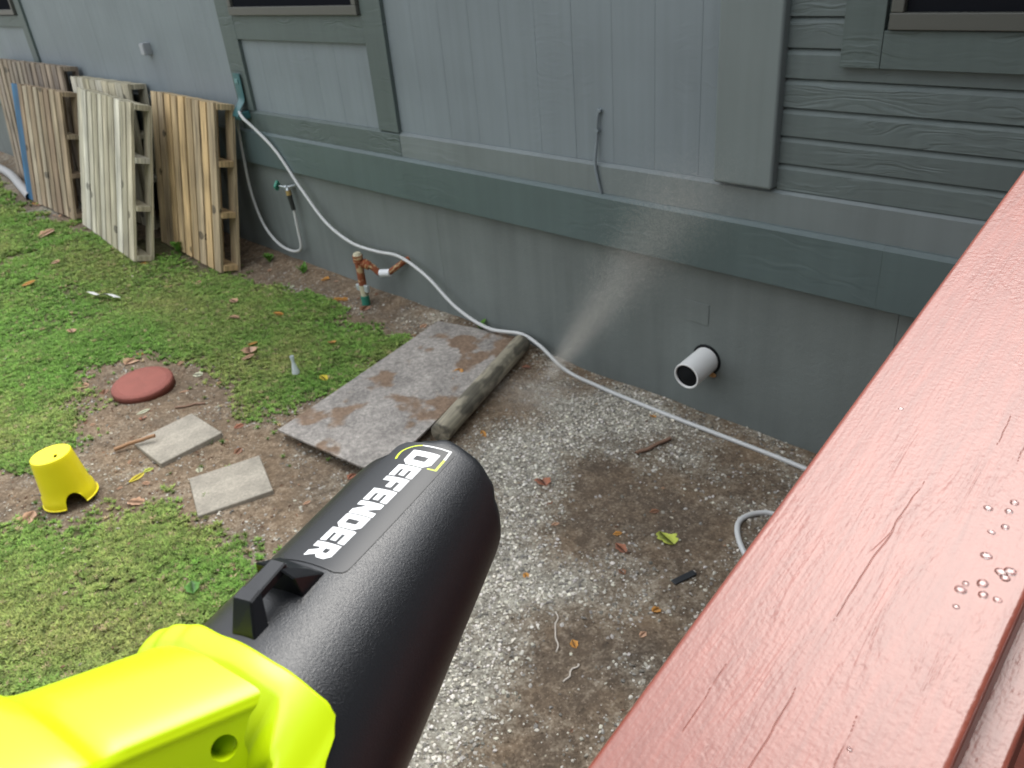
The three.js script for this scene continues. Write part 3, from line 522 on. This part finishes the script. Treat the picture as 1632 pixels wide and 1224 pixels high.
leaf(-2.36, 2.04, 0.07, 'green', 'broad green leaf in the lawn beside the blower tube', undefined, 0.02);
leaf(-2.74, 0.45, 0.06, 'orange', 'orange leaf lying on the tread plate', undefined, 0.046);
leaf(-2.69, 0.5, 0.05, 'tan', 'tan leaf lying on the tread plate', undefined, 0.046);
for (const [x, z, s, c] of [[-4.39, 0.79, 0.07, 'tan'], [-3.92, 0.95, 0.1, 'tan'], [-3.85, 1.0, 0.08, 'tan'], [-3.98, 0.9, 0.06, 'orange'], [-4.64, 0.66, 0.06, 'tan'], [-7.46, 0.9, 0.16, 'tan'], [-5.1, 1.5, 0.06, 'tan'], [-4.2, 0.6, 0.06, 'orange'], [-3.6, 0.62, 0.05, 'orange'], [-6.6, 1.1, 0.07, 'tan']]) leaf(x, z, s, c, '@on the lawn', 'dry leaves on the upper lawn', 0.02);
for (const [x, z, s, c] of [[-1.41, 0.88, 0.035, 'orange'], [-1.09, 1.09, 0.04, 'orange'], [-1.78, 0.16, 0.05, 'orange'], [-1.52, 1.24, 0.03, 'orange'], [-1.06, 1.2, 0.03, 'tan'], [-1.62, 0.98, 0.035, 'tan'], [-1.28, 1.02, 0.035, 'brown'], [-1.38, 0.7, 0.04, 'brown'], [-2.28, 0.72, 0.05, 'orange'], [-2.55, 0.16, 0.05, 'rust'], [-1.2, 1.36, 0.035, 'orange'], [-1.72, 0.9, 0.03, 'brown']]) leaf(x, z, s, c, '@on gravel', 'dry leaf scraps on the gravel');
for (let k = 0; k < 46; k++) { const x = rr(-4.4, -2.3), z = rr(1.2, 2.2); if (isLawn(x, z) || rnd() < 0.15) continue; leaf(x, z, rr(0.02, 0.055), ['tan', 'brown', 'pale', 'rust', 'tan'][k % 5], '@on soil', 'dead leaf bits on the soil around the pavers'); }
for (let k = 0; k < 44; k++) { const x = rr(-9.2, -3.1), z = x < -5.2 ? rr(0.58, 0.82) : rr(0.03, 0.3); if (x > -9 && x < -5.2 && z < 0.5) continue; leaf(x, z, rr(0.03, 0.08), ['tan', 'brown', 'pale', 'orange', 'tan'][k % 5], '@at the wall foot', 'dead leaves along the wall foot'); }
{
  const spots = []; while (spots.length < 5200) { const x = rr(-9, -0.9), z = rr(0.02, 2.5); const l = isLawn(x, z), w = x < -2.5 ? (l ? 0.05 : 1) : 0.1; if (rnd() < w * smooth(0.3, 0.55, fbm(x * 5, z * 5, 881, 3))) spots.push([x, z, l]); }
  const im = new THREE.InstancedMesh(leafGeo[0], phy({ roughness: 0.85, side: THREE.DoubleSide, specularIntensity: 0.3 }), spots.length), m = new THREE.Matrix4(), q = new THREE.Quaternion(), e = new THREE.Euler();
  spots.forEach(([x, z, l], i) => { const k = rr(0.006, 0.022); e.set(rr(-0.4, 0.4), rr(0, 6.28), rr(-0.4, 0.4)); q.setFromEuler(e); m.compose(V3(x, gy(x, z) + 0.001 + (l ? 0.015 : 0), z), q, V3(k, k, k * rr(0.4, 1))); im.setMatrixAt(i, m); const t = rr(0.5, 1.2), c = [[0.3, 0.19, 0.12], [0.42, 0.33, 0.23], [0.2, 0.12, 0.08], [0.5, 0.45, 0.36]][Math.floor(rnd() * 4)]; im.setColorAt(i, lin(c[0] * t, c[1] * t, c[2] * t)); });
  im.name = 'leaf_litter'; im.userData = { kind: 'stuff', label: 'crumbled dead leaves and bark bits over the soil', category: 'leaf litter' }; shade(im); scene.add(im);
}
const twigM = [std({ color: lin(0.2, 0.12, 0.08) }), std({ color: lin(0.42, 0.38, 0.33) }), std({ color: lin(0.3, 0.17, 0.09) }), std({ color: lin(0.01, 0.012, 0.015), roughness: 0.5 })];
function twig(a, b, r, m, label, cat = 'twig') {
  const n = 6, pts = []; for (let i = 0; i <= n; i++) { const t = i / n, x = lerp(a[0], b[0], t), z = lerp(a[1], b[1], t); pts.push([x + (i % n ? rr(-0.006, 0.006) : 0), lerp(a[2] ?? gy(a[0], a[1]) + r, b[2] ?? gy(b[0], b[1]) + r, t) + (a[2] ? 0 : Math.max(0, gy(x, z) - lerp(gy(a[0], a[1]), gy(b[0], b[1]), t))), z + (i % n ? rr(-0.006, 0.006) : 0)]); }
  return solo('twig', tube(pts, r, 18, 7), twigM[m], label, cat);
}
twig([-1.655, 0.45], [-1.61, 0.27], 0.0085, 0, 'brown bark stick on the gravel below the drain pipe');
twig([-1.33, 1.3], [-1.22, 1.42], 0.0025, 1, 'thin pale twig lying in the middle of the gravel');
twig([-1.13, 1.49], [-1.14, 1.41], 0.003, 1, 'short pale twig on dark gravel near the railing');
twig([-3.52, 1.86, 0.012], [-3.43, 1.70, 0.04], 0.009, 2, 'brown stick lying over the paver edge');
twig([-3.68, 1.5], [-3.6, 1.38], 0.006, 0, 'dark twig on the soil behind the pavers');
{ const o = solo('tape_scrap', bx(-0.012, 0.012, 0, 0.006, -0.045, 0.045, 0.002), twigM[3], 'small dark plastic scrap on the gravel near the railing', 'litter'); o.position.set(-1.105, gy(-1.105, 0.915) + 0.003, 0.915); o.rotation.y = -0.3; }
function weed(x, z, n, s, label) {
  const o = thing('weed', label, 'weed', [x, gy(x, z) - 0.002, z], 'weeds along the wall');
  for (let k = 0; k < n; k++) { const a = rr(0, 6.28), t = rr(0.4, 1.1), m = part('leaf', leafGeo[k % 3], leafM(0.14, 0.32, 0.05), o), q = s * rr(0.6, 1.1); m.scale.set(q, q, q * 0.9); m.rotation.set(0, a, t * 0.9, 'YXZ'); m.position.set(Math.cos(a) * q * 0.4, q * 0.4 + rr(0, s * 0.6), -Math.sin(a) * q * 0.4); const st = part('stem', rod([0, 0, 0], m.position.toArray(), 0.0015, 0.001, 5), leafM(0.14, 0.32, 0.05), o); }
}
weed(-3.02, 0.035, 9, 0.05, 'small green weed by the wall behind the tread plate');
weed(-4.72, 0.1, 10, 0.06, 'green weed on the soil below the faucet');
weed(-5.95, 0.42, 12, 0.09, 'green weed growing between the whitish and the golden pallet');
weed(-5.13, 0.12, 8, 0.06, 'green weed beside the end of the golden pallet');
weed(-2.95, 0.75, 8, 0.03, 'tiny weed sprouting through soil on the tread plate');
weed(-1.42, 1.86, 8, 0.03, 'tiny green weed on the gravel near the blower');

// ------------------------------------------------------------------ railing and deck
const railV = V3(-0.0422, 0.1865, -0.9815).normalize(), railN = V3(0.008, 0.9825, 0.1863).normalize(), railU = V3().crossVectors(railV, railN).normalize();
const railOrigin = V3(-0.1772, 1.5264, 2.4291);
{
  // brush-painted board: fine strokes, raised grain, knots, drying cracks (u along the board, v across)
  const knots = [[0.0899, 0.0499, 0.018], [0.169, 0.0787, 0.02], [0.1383, 0.1161, 0.016], [0.2926, 0.0457, 0.014], [0.2887, 0.0925, 0.02], [0.5186, 0.0347, 0.02], [0.42, 0.1, 0.018], [0.06, 0.1, 0.014]];
  const cracks = [[0.0, 0.0668, 0.1, 0.0648, 1], [0.145, 0.0634, 0.27, 0.0668, 1.2], [0.2, 0.0615, 0.235, 0.067, 0.6], [0.31, 0.108, 0.42, 0.1, 1], [0.36, 0.118, 0.46, 0.112, 0.9], [0.05, 0.098, 0.1, 0.096, 0.5], [0.04, 0.03, 0.09, 0.028, 0.5], [0.32, 0.093, 0.36, 0.091, 0.6]];
  const railH = tex(2048, 512, (u, v) => {
    const x = u * 0.8 - 0.05, y = v * 0.15;
    let wx = y, kk = 0;
    for (const [a, b, r] of knots) { const dx = (x - a) / 2.2, dy = y - b, d = Math.hypot(dx, dy); wx += dy * 1.6 * Math.exp(-((d / r) ** 2)); kk += Math.exp(-((d / (r * 0.8)) ** 2)); }
    const grain = fbm(wx * 420, x * 14, 501, 3), fine = fbm(y * 900, x * 60, 503, 2), lump = fbm(x * 60, y * 90, 505, 3), orange = fbm(x * 520, y * 520, 507, 2);
    const rough = smooth(0.5, 0.66, fbm(x * 26, y * 34, 509, 3)) + kk * 0.9;
    let h = 0.62 + (lump - 0.5) * 0.05 + (orange - 0.5) * 0.15 + (fine - 0.5) * 0.12 + (grain - 0.5) * (0.05 + 0.26 * clamp(rough)) + (fbm(x * 300, y * 380, 511, 3) - 0.5) * 0.3 * clamp(rough);
    for (const [a, b, c, d, k] of cracks) { if (x > a && x < c) { const t = (x - a) / (c - a), yy = lerp(b, d, t) + (fbm(x * 60, 1, 513, 2) - 0.5) * 0.0022, w = 0.00022 * k * Math.sin(Math.PI * t) ** 0.5; h -= 0.5 * Math.exp(-(((y - yy) / (w + 1e-5)) ** 2)); } }
    return h;
  }, false);
  railH.repeat.set(1 / 0.8, 1 / 0.15); railH.offset.set(0.05 / 0.8, 0);
  const railTone = tex(512, 128, (u, v) => { const a = 0.92 + 0.14 * (fbm(u * 9, v * 30, 521, 3) - 0.5) + 0.1 * (fbm(u * 60, v * 90, 523, 2) - 0.5); return [a, a * 0.99, a * 0.98]; }, true); railTone.repeat.set(1 / 0.8, 1 / 0.15);
  const paint = phy({ color: lin(0.275, 0.074, 0.05), map: railTone, bumpMap: railH, bumpScale: 0.0009, roughness: 0.36, clearcoat: 0.22, clearcoatRoughness: 0.32 });
  const paintPlain = phy({ color: lin(0.275, 0.074, 0.05), map: railTone, roughness: 0.42, bumpMap: railH, bumpScale: 0.0006 });
  const g = thing('deck_railing', 'red painted wooden railing running towards the house wall', 'railing');
  const M = new THREE.Matrix4().makeBasis(railV, railN, railU).setPosition(railOrigin);   // local x along, y up from the top face, z across to the right
  const board = (x0, x1, y0, y1, z0, z1, r, name, m) => {
    const w = x1 - x0, geo = new RoundedBoxGeometry(w, y1 - y0, z1 - z0, 3, r); geo.translate((x0 + x1) / 2, (y0 + y1) / 2, (z0 + z1) / 2);
    const p = geo.attributes.position, n = geo.attributes.normal, uv = geo.attributes.uv; for (let i = 0; i < p.count; i++) uv.setXY(i, p.getX(i), Math.abs(n.getZ(i)) > 0.8 ? p.getY(i) + 0.2 : p.getZ(i));
    geo.applyMatrix4(M); return part(name, geo, m, g);
  };
  board(-0.85, 2.38, -0.036, 0, -0.001, 0.1405, 0.004, 'cap_board', paint);
  board(-0.85, 2.38, -0.14, -0.0375, 0.02, 0.112, 0.003, 'under_board', paintPlain);
  board(-0.85, 2.36, -0.15, -0.0368, 0.1135, 0.159, 0.003, 'side_board', paint);
  const at = (x, z, y) => V3(x, y, z).applyMatrix4(M);
  for (const x of [-0.75, 0.75, 2.25]) { const t = at(x, 0.07, -0.14); part('post', bx(t.x - 0.043, t.x + 0.043, 0, t.y, t.z - 0.043, t.z + 0.043, 0.003), paintPlain, g); }
  for (let k = 0; k < 20; k++) { const x = -0.62 + k * 0.14; if (Math.abs(x - 0.75) < 0.07) continue; const t = at(x, 0.07, -0.14); part('baluster', bx(t.x - 0.019, t.x + 0.019, 0.5, t.y, t.z - 0.019, t.z + 0.019, 0.002), paintPlain, g); }
  const deck = thing('wooden_deck', 'red painted deck floor under the railing', 'deck', [0, 0.4, 0]);
  for (let k = 0; k < 7; k++) part('plank', bx(-0.24 + k * 0.145, -0.1 + k * 0.145, 0, 0.032, 0.08, 3.36, 0.003), paintPlain, deck);
  for (const z of [0.2, 1.7, 3.2]) part('joist', bx(-0.2, 0.76, -0.18, -0.001, z, z + 0.05), paintPlain, deck);
  for (const z of [0.22, 3.2]) for (const x of [-0.15, 0.6]) part('leg', bx(x, x + 0.09, -0.42, -0.18, z, z + 0.09), paintPlain, deck);
  // drops of water on the cap board
  const water = phy({ color: lin(1, 1, 1), roughness: 0.02, transmission: 1, thickness: 0.003, ior: 1.33 });
  const drops = [[0.2656, 0.1049, 1], [0.2686, 0.1151, 1], [0.277, 0.1157, 1.1], [0.2294, 0.1149, 1.2], [0.1994, 0.1112, 1.3], [0.2021, 0.1217, 1.3], [0.2219, 0.1248, 1.3], [0.2246, 0.1284, 1.4], [0.2093, 0.1192, 1.5], [0.219, 0.1275, 1.2], [0.2025, 0.1287, 0.9], [0.2049, 0.112, 0.9], [0.1873, 0.1129, 0.7], [0.2555, 0.1169, 1.1], [0.2481, 0.1119, 0.8], [0.0815, 0.1, 0.6], [0.33, 0.03, 0.7]];
  const dg = new THREE.LatheGeometry([[0, 0.52], [0.3, 0.48], [0.6, 0.36], [0.85, 0.18], [0.98, 0.04], [1, 0], [0.9, -0.06], [0, -0.06]].reverse().map(([r, y]) => new THREE.Vector2(r, y)), 22);
  for (const [x, z, s] of drops) { const o = solo('water_drop', dg, water, 'clear water drop on the wet red railing cap', 'water drop', 'water drops on the railing'); o.position.copy(at(x, z, 0.0002)); o.quaternion.setFromUnitVectors(V3(0, 1, 0), railN); o.scale.set(0.0021 * s * rr(0.85, 1.3), 0.0017 * s, 0.0021 * s); }
}

// ------------------------------------------------------------------ leaf blower
{
  const O = V3(-0.3686, 1.5689, 2.3502), A = V3(-0.3312, 0.1485, -0.9318).normalize(), E1 = V3(0.5668, 0.8208, -0.0706).normalize(), E2 = V3().crossVectors(A, E1).normalize();
  const b = thing('leaf_blower', 'handheld leaf blower with black tube and bright yellow-green motor housing', 'leaf blower', O.toArray());
  b.quaternion.setFromRotationMatrix(new THREE.Matrix4().makeBasis(E1, E2, A));   // local z runs along the tube, 0 at the nozzle
  const stip = tex(512, 512, (u, v) => { let s = 0; for (const [f, w, q] of [[70, 0.5, 1], [160, 0.5, 2]]) s += w * noise(u * f, v * f, q, f); return s; }, false);
  const black = phy({ color: lin(0.011, 0.012, 0.014), roughness: 0.3, bumpMap: rep(stip, 8, 6), bumpScale: 0.00014, specularIntensity: 1 });
  const blackSmooth = phy({ color: lin(0.008, 0.0085, 0.01), roughness: 0.26 });
  const lime = phy({ color: lin(0.5, 0.66, 0.003), roughness: 0.32 });
  const TA = 0.10484, rT = (z) => 0.05 - z * TA, D2R = Math.PI / 180, onT = (th, r, z) => [Math.cos(th * D2R) * r, Math.sin(th * D2R) * r, z];
  const tip = [[-180, -0.03], [-90, -0.029], [-62, -0.0235], [-48, -0.018], [-33, -0.006], [-19, 0], [6, -0.0016], [28, -0.0063], [40, -0.0136], [60, -0.0171], [90, -0.022], [180, -0.03]];
  const root = [[-180, -0.25], [-150, -0.192], [2, -0.192], [12, -0.2], [20, -0.235], [40, -0.25], [180, -0.25]];   // where the tube ends inside the collar
  const NT = 140, ring = (dr, zf) => Array.from({ length: NT }, (_, i) => { const th = -180 + (360 * i) / NT, z = zf(th); return onT(th, rT(z) + dr, z); });
  const rings = [];
  rings.push(ring(0, (th) => table(root, th)));
  for (let k = 0; k <= 14; k++) rings.push(ring(0, (th) => lerp(-0.19, table(tip, th) - 0.009, k / 14)));
  rings.push(ring(-0.0005, (th) => table(tip, th) - 0.0045), ring(-0.0018, (th) => table(tip, th) - 0.0012), ring(-0.0034, (th) => table(tip, th)), ring(-0.0048, (th) => table(tip, th) - 0.002), ring(-0.006, () => -0.05), ring(-0.007, () => -0.185));
  const tubeG = loft(rings), tp = tubeG.attributes.position; for (let i = 0; i < tp.count; i++) tubeG.attributes.uv.setY(i, tp.getZ(i) * 4.65);
  part('tube', tubeG, black, b);
  // label on the tube
  const cv = document.createElement('canvas'); cv.width = 1024; cv.height = 256; const cx = cv.getContext('2d');
  cx.fillStyle = '#17191c'; cx.fillRect(0, 0, 1024, 256);
  // blocky lettering: each glyph as polygons on a 10 x 14 grid, y down from the top of the letter
  const glyph = {
    D: [[[0, 0], [7.4, 0], [10, 2.8], [10, 11.2], [7.4, 14], [0, 14]], [[3.4, 3.8], [3.4, 10.2], [6.2, 10.2], [6.6, 9.6], [6.6, 4.4], [6.2, 3.8]]],
    E: [[[0, 0], [9.6, 0], [9.6, 3.6], [3.5, 3.6], [3.5, 5.4], [8.6, 5.4], [8.6, 8.6], [3.5, 8.6], [3.5, 10.4], [9.6, 10.4], [9.6, 14], [0, 14]]],
    F: [[[0, 0], [9.6, 0], [9.6, 3.6], [3.5, 3.6], [3.5, 5.8], [8.4, 5.8], [8.4, 9.2], [3.5, 9.2], [3.5, 14], [0, 14]]],
    N: [[[0, 0], [3.2, 0], [6.8, 6.4], [6.8, 0], [10, 0], [10, 14], [6.9, 14], [3.2, 7.4], [3.2, 14], [0, 14]]],
    R: [[[0, 0], [7.4, 0], [10, 2.6], [10, 6.6], [8.2, 8.6], [10.4, 14], [6.6, 14], [4.9, 9.4], [3.5, 9.4], [3.5, 14], [0, 14]], [[3.5, 3.4], [3.5, 6.2], [5.9, 6.2], [6.5, 5.6], [6.5, 4], [5.9, 3.4]]],
  };
  const put = (ch, x, y, w, h) => { cx.beginPath(); for (const poly of glyph[ch]) { poly.forEach(([a, c], i) => cx[i ? 'lineTo' : 'moveTo'](x + (a / 10) * w, y + (c / 14) * h)); cx.closePath(); } cx.fill('evenodd'); };
  cx.fillStyle = '#f4f6f6';
  put('D', 76, 46, 132, 112);
  [...'EFENDER'].forEach((ch, i) => put(ch, 217 + i * 110, 66 + i * 1.5, 103, 93));
  cx.lineWidth = 9; cx.lineJoin = 'miter'; cx.strokeStyle = '#f4f6f6';
  cx.beginPath(); cx.moveTo(27, 142); cx.lineTo(22, 24); cx.lineTo(100, 20); cx.stroke();
  cx.strokeStyle = '#c9dc2a'; cx.beginPath(); cx.moveTo(27, 140); cx.quadraticCurveTo(34, 178, 78, 200); cx.quadraticCurveTo(110, 212, 168, 196); cx.stroke();
  cx.beginPath(); cx.moveTo(98, 20); cx.lineTo(196, 18); cx.lineTo(204, 50); cx.stroke();
  const lt = new THREE.CanvasTexture(cv); lt.colorSpace = THREE.SRGBColorSpace; lt.magFilter = THREE.LinearFilter;
  const q = { nl: [-0.1264, -59.2], nr: [-0.1276, -17.5], fr: [-0.0085, -6.7], fl: [-0.0145, -51.8] }, lp = [], lu = [], li = [], NU = 60, NV = 24;
  for (let i = 0; i <= NU; i++) for (let j = 0; j <= NV; j++) {
    const u = i / NU, rc = 0.05, e = Math.max(0, (u - (1 - rc)) / rc, (rc - u) / rc), cut = 0.12 * (1 - Math.sqrt(Math.max(0, 1 - e * e))), v = lerp(cut, 1 - cut, j / NV);
    const z = lerp(lerp(q.fl[0], q.nl[0], u), lerp(q.fr[0], q.nr[0], u), v), th = lerp(lerp(q.fl[1], q.nl[1], u), lerp(q.fr[1], q.nr[1], u), v);
    lp.push(...onT(th, rT(z) + 0.00045, z)); lu.push(u, v);
  }
  for (let i = 0; i < NU; i++) for (let j = 0; j < NV; j++) { const a = i * (NV + 1) + j, c = a + NV + 1; li.push(a, c, a + 1, a + 1, c, c + 1); }
  const lg = new THREE.BufferGeometry(); lg.setAttribute('position', new THREE.Float32BufferAttribute(lp, 3)); lg.setAttribute('uv', new THREE.Float32BufferAttribute(lu, 2)); lg.setIndex(li); lg.computeVertexNormals();
  const lab = part('label_sticker', lg, phy({ map: lt, roughness: 0.42, side: THREE.DoubleSide, specularIntensity: 1 }), b); lab.userData.label = 'dark sticker printed DEFENDER in white block letters';
  // latch loop on the tube, built in a frame that stands on the tube at -40 degrees (along z, across, height from the axis)
  const cb = Math.cos(-40 * D2R), sb = Math.sin(-40 * D2R), lf = (z, l, h) => V3(cb * h - sb * l, sb * h + cb * l, z);
  const hull = (pts, r = 0.0008) => { const o = []; for (const [z, l, h] of pts) for (const [i, j, k] of [[1, 0, 0], [-1, 0, 0], [0, 1, 0], [0, -1, 0], [0, 0, 1], [0, 0, -1]]) o.push(lf(z + i * r, l + j * r, h + k * r)); const g = new ConvexGeometry(o); g.setAttribute('uv', new THREE.Float32BufferAttribute(new Float32Array(g.attributes.position.count * 2), 2)); return g; };
  const latch = part('latch', merge([
    hull([[-0.1812, -0.0035, 0.066], [-0.1812, 0.0105, 0.065], [-0.171, 0.0105, 0.065], [-0.171, -0.0035, 0.066], [-0.168, -0.0058, 0.0808], [-0.168, 0.005, 0.0808], [-0.161, 0.005, 0.0808], [-0.161, -0.0058, 0.0808]], 0.0011),
    hull([[-0.168, -0.0058, 0.0808], [-0.168, 0.005, 0.0808], [-0.168, -0.0055, 0.077], [-0.168, 0.005, 0.077], [-0.142, -0.002, 0.081], [-0.142, 0.0062, 0.0805], [-0.142, -0.002, 0.077], [-0.142, 0.0062, 0.0768]]),
    hull([[-0.1475, -0.0155, 0.062], [-0.1475, 0.0145, 0.062], [-0.1458, 0.013, 0.0755], [-0.1453, 0.0055, 0.0806], [-0.1453, -0.01, 0.0806], [-0.1305, 0.0145, 0.062], [-0.13, -0.0155, 0.0625], [-0.1345, 0.0105, 0.0685], [-0.135, -0.0065, 0.0735]]),
  ]), blackSmooth, b);
  // collar round the tube root
  const zf = [[-140, -0.19], [-100, -0.184], [-85, -0.18], [-66, -0.1795], [-41, -0.1835], [-14, -0.1858], [8, -0.188], [13.5, -0.1905], [16.5, -0.196], [20.5, -0.2125], [26, -0.235], [36, -0.265], [50, -0.3]];
  const rcol = [[-140, 0.092], [-110, 0.0905], [-95, 0.088], [-82, 0.081], [-66, 0.0755], [-41, 0.0728], [-14, 0.072], [14, 0.0722], [22, 0.0745], [50, 0.08]];
  const TH = Array.from({ length: 100 }, (_, i) => -140 + (190 * i) / 99);
  const arc = (dr, dz) => TH.map((th) => onT(th, table(rcol, th) + dr, table(zf, th) + dz)), inner = (dz) => TH.map((th) => { const z = table(zf, th) + dz; return onT(th, rT(z) + 0.0003, z); });
  const wide = [[-140, 0.014], [-66, 0.012], [-30, 0.0125], [-9, 0.0135], [3, 0.0345], [10, 0.05], [20, 0.056], [50, 0.06]], back = (dr, f, dz) => TH.map((th) => onT(th, table(rcol, th) + dr, table(zf, th) - table(wide, th) * f - dz * lerp(0.12, 1, smooth(6, -12, th))));
  part('collar', loft([inner(-0.004), inner(-0.002), inner(0), arc(-0.0012, 0), arc(-0.0003, -0.0008), arc(0.0001, -0.002), back(0.0006, 0.5, 0), back(0.0004, 0.85, 0), back(-0.0002, 1, 0), back(-0.0012, 1, 0.003), back(-0.0028, 1, 0.007), back(-0.0052, 1, 0.012), back(-0.0105, 1, 0.019), back(-0.022, 1, 0.03), back(-0.04, 1, 0.04)], false), lime, b);
  // motor housing: a box-like body set off to the left of the tube; s runs back along it, U across, v up
  const bd = [-0.56, -0.828], bxv = [0.828, -0.56], P0 = [-0.0121, -0.1965];
  const cs = [[0, 0.0682], [-0.0025, 0.0688], [-0.0085, 0.0672], [-0.02, 0.0612], [-0.0316, 0.0525], [-0.042, 0.0405], [-0.05, 0.0272], [-0.0573, 0.0105], [-0.061, -0.008], [-0.06, -0.03], [-0.048, -0.055], [-0.022, -0.07], [0.012, -0.068], [0.037, -0.046], [0.0445, -0.01], [0.0425, 0.02], [0.036, 0.0385], [0.026, 0.0495], [0.014, 0.0588], [0.0042, 0.0656], [0.0018, 0.0676]];
  const fine = []; { const cu = new THREE.CatmullRomCurve3(cs.map(([a, c]) => V3(a, c, 0)), true, 'centripetal'); for (let i = 0; i < 90; i++) { const p = cu.getPoint(i / 90); fine.push([p.x, p.y]); } }
  const hp = (s, U, v) => [v, P0[0] + bd[0] * s + bxv[0] * U, P0[1] + bd[1] * s + bxv[1] * U];
  const sec = (s, k = 1, skew = 0, pos = 0) => fine.map(([u, v]) => hp(s - skew * Math.min(u, 0) + pos * Math.max(u, 0), -0.02 + (u + 0.02) * k, v * k));
  const R1 = [sec(-0.006, 0.9, 0.676, 0.5), sec(-0.005, 0.99, 0.676, 0.5), sec(-0.002, 1, 0.676, 0.5), sec(0.006, 1, 0.62, 0.4), sec(0.025, 1, 0.5, 0.15), sec(0.05, 1, 0.5), sec(0.064, 1.003, 0.5), sec(0.07, 1.015, 0.5), sec(0.0745, 1.05, 0.5), sec(0.0765, 1.09, 0.5), sec(0.079, 1.115, 0.5), sec(0.083, 1.13, 0.5), sec(0.09, 1.138, 0.4), sec(0.13, 1.14, 0.1), sec(0.19, 1.12), sec(0.22, 1.0), sec(0.232, 0.75)];
  const body = loft(R1, true, true); body.deleteAttribute('normal'); body.deleteAttribute('uv');
  const merged = mergeVertices(body, 1e-6); merged.computeVertexNormals(); merged.setAttribute('uv', new THREE.Float32BufferAttribute(new Float32Array(merged.attributes.position.count * 2), 2));
  // screw hole bored into the side panel
  const hc = V3(...hp(0.0272, 0.0124, 0.0598)), hd = V3(...hp(0, 0.6, 0.8)).sub(V3(...hp(0, 0, 0))).normalize(), turn = new THREE.Quaternion().setFromUnitVectors(V3(0, 1, 0), hd);
  const cy = new THREE.CylinderGeometry(0.0062, 0.0056, 0.03, 28).applyQuaternion(turn).translate(hc.x - hd.x * 0.002, hc.y - hd.y * 0.002, hc.z - hd.z * 0.002);
  const ev = new Evaluator(); ev.attributes = ['position', 'normal', 'uv']; ev.useGroups = false;
  const B1 = new Brush(merged, lime), B2 = new Brush(cy, lime); B1.updateMatrixWorld(); B2.updateMatrixWorld();
  const housing = part('motor_housing', ev.evaluate(B1, B2, SUBTRACTION).geometry, lime, b);
  part('screw', new THREE.CylinderGeometry(0.0046, 0.0046, 0.004, 18).applyQuaternion(turn).translate(hc.x - hd.x * 0.0145, hc.y - hd.y * 0.0145, hc.z - hd.z * 0.0145), std({ color: lin(0.35, 0.35, 0.33), metalness: 0.9, roughness: 0.35 }), housing);
  // grip behind the motor
  part('grip', tube([hp(0.18, -0.02, -0.04), hp(0.24, -0.025, -0.08), hp(0.31, -0.03, -0.1), hp(0.36, -0.03, -0.16)], 0.02, 24, 14), blackSmooth, b);
}

// ------------------------------------------------------------------ dust blown up from the ground
{
  const g = new THREE.TetrahedronGeometry(1, 0), N = 330000, im = new THREE.InstancedMesh(g, std({ roughness: 1 }), N), m = new THREE.Matrix4(), q = new THREE.Quaternion(), e = new THREE.Euler();
  const gauss = () => (rnd() + rnd() + rnd() + rnd() - 2) * 0.9;
  for (let i = 0; i < N; i++) {
    const t = Math.pow(rnd(), 0.85), low = rnd() < 0.22;
    let x, y, z;
    if (low) { x = -2.25 + gauss() * 0.2; z = 0.38 + gauss() * 0.18; y = 0.03 + Math.abs(gauss()) * 0.05; }
    else { const w = 0.03 + 0.19 * t; x = lerp(-2.34, -1.56, t) + gauss() * w; y = lerp(0.04, 1.1, t) + gauss() * w * 0.6; z = lerp(0.22, 0.2, t) + gauss() * w * 0.5; }
    z = Math.max(0.05, z); y = Math.max(0.02, y);
    const s = rr(0.00022, 0.0005); e.set(rr(0, 6), rr(0, 6), rr(0, 6)); q.setFromEuler(e); m.compose(V3(x, y, z), q, V3(s, s, s)); im.setMatrixAt(i, m);
    const l = rr(0.62, 0.8); im.setColorAt(i, lin(l, l * 0.95, l * 0.86));
  }
  im.name = 'dust'; im.userData = { kind: 'stuff', label: 'pale dust blown up in a plume against the skirting wall', category: 'dust' }; shade(im); scene.add(im);
}

renderer.render(scene, camera);
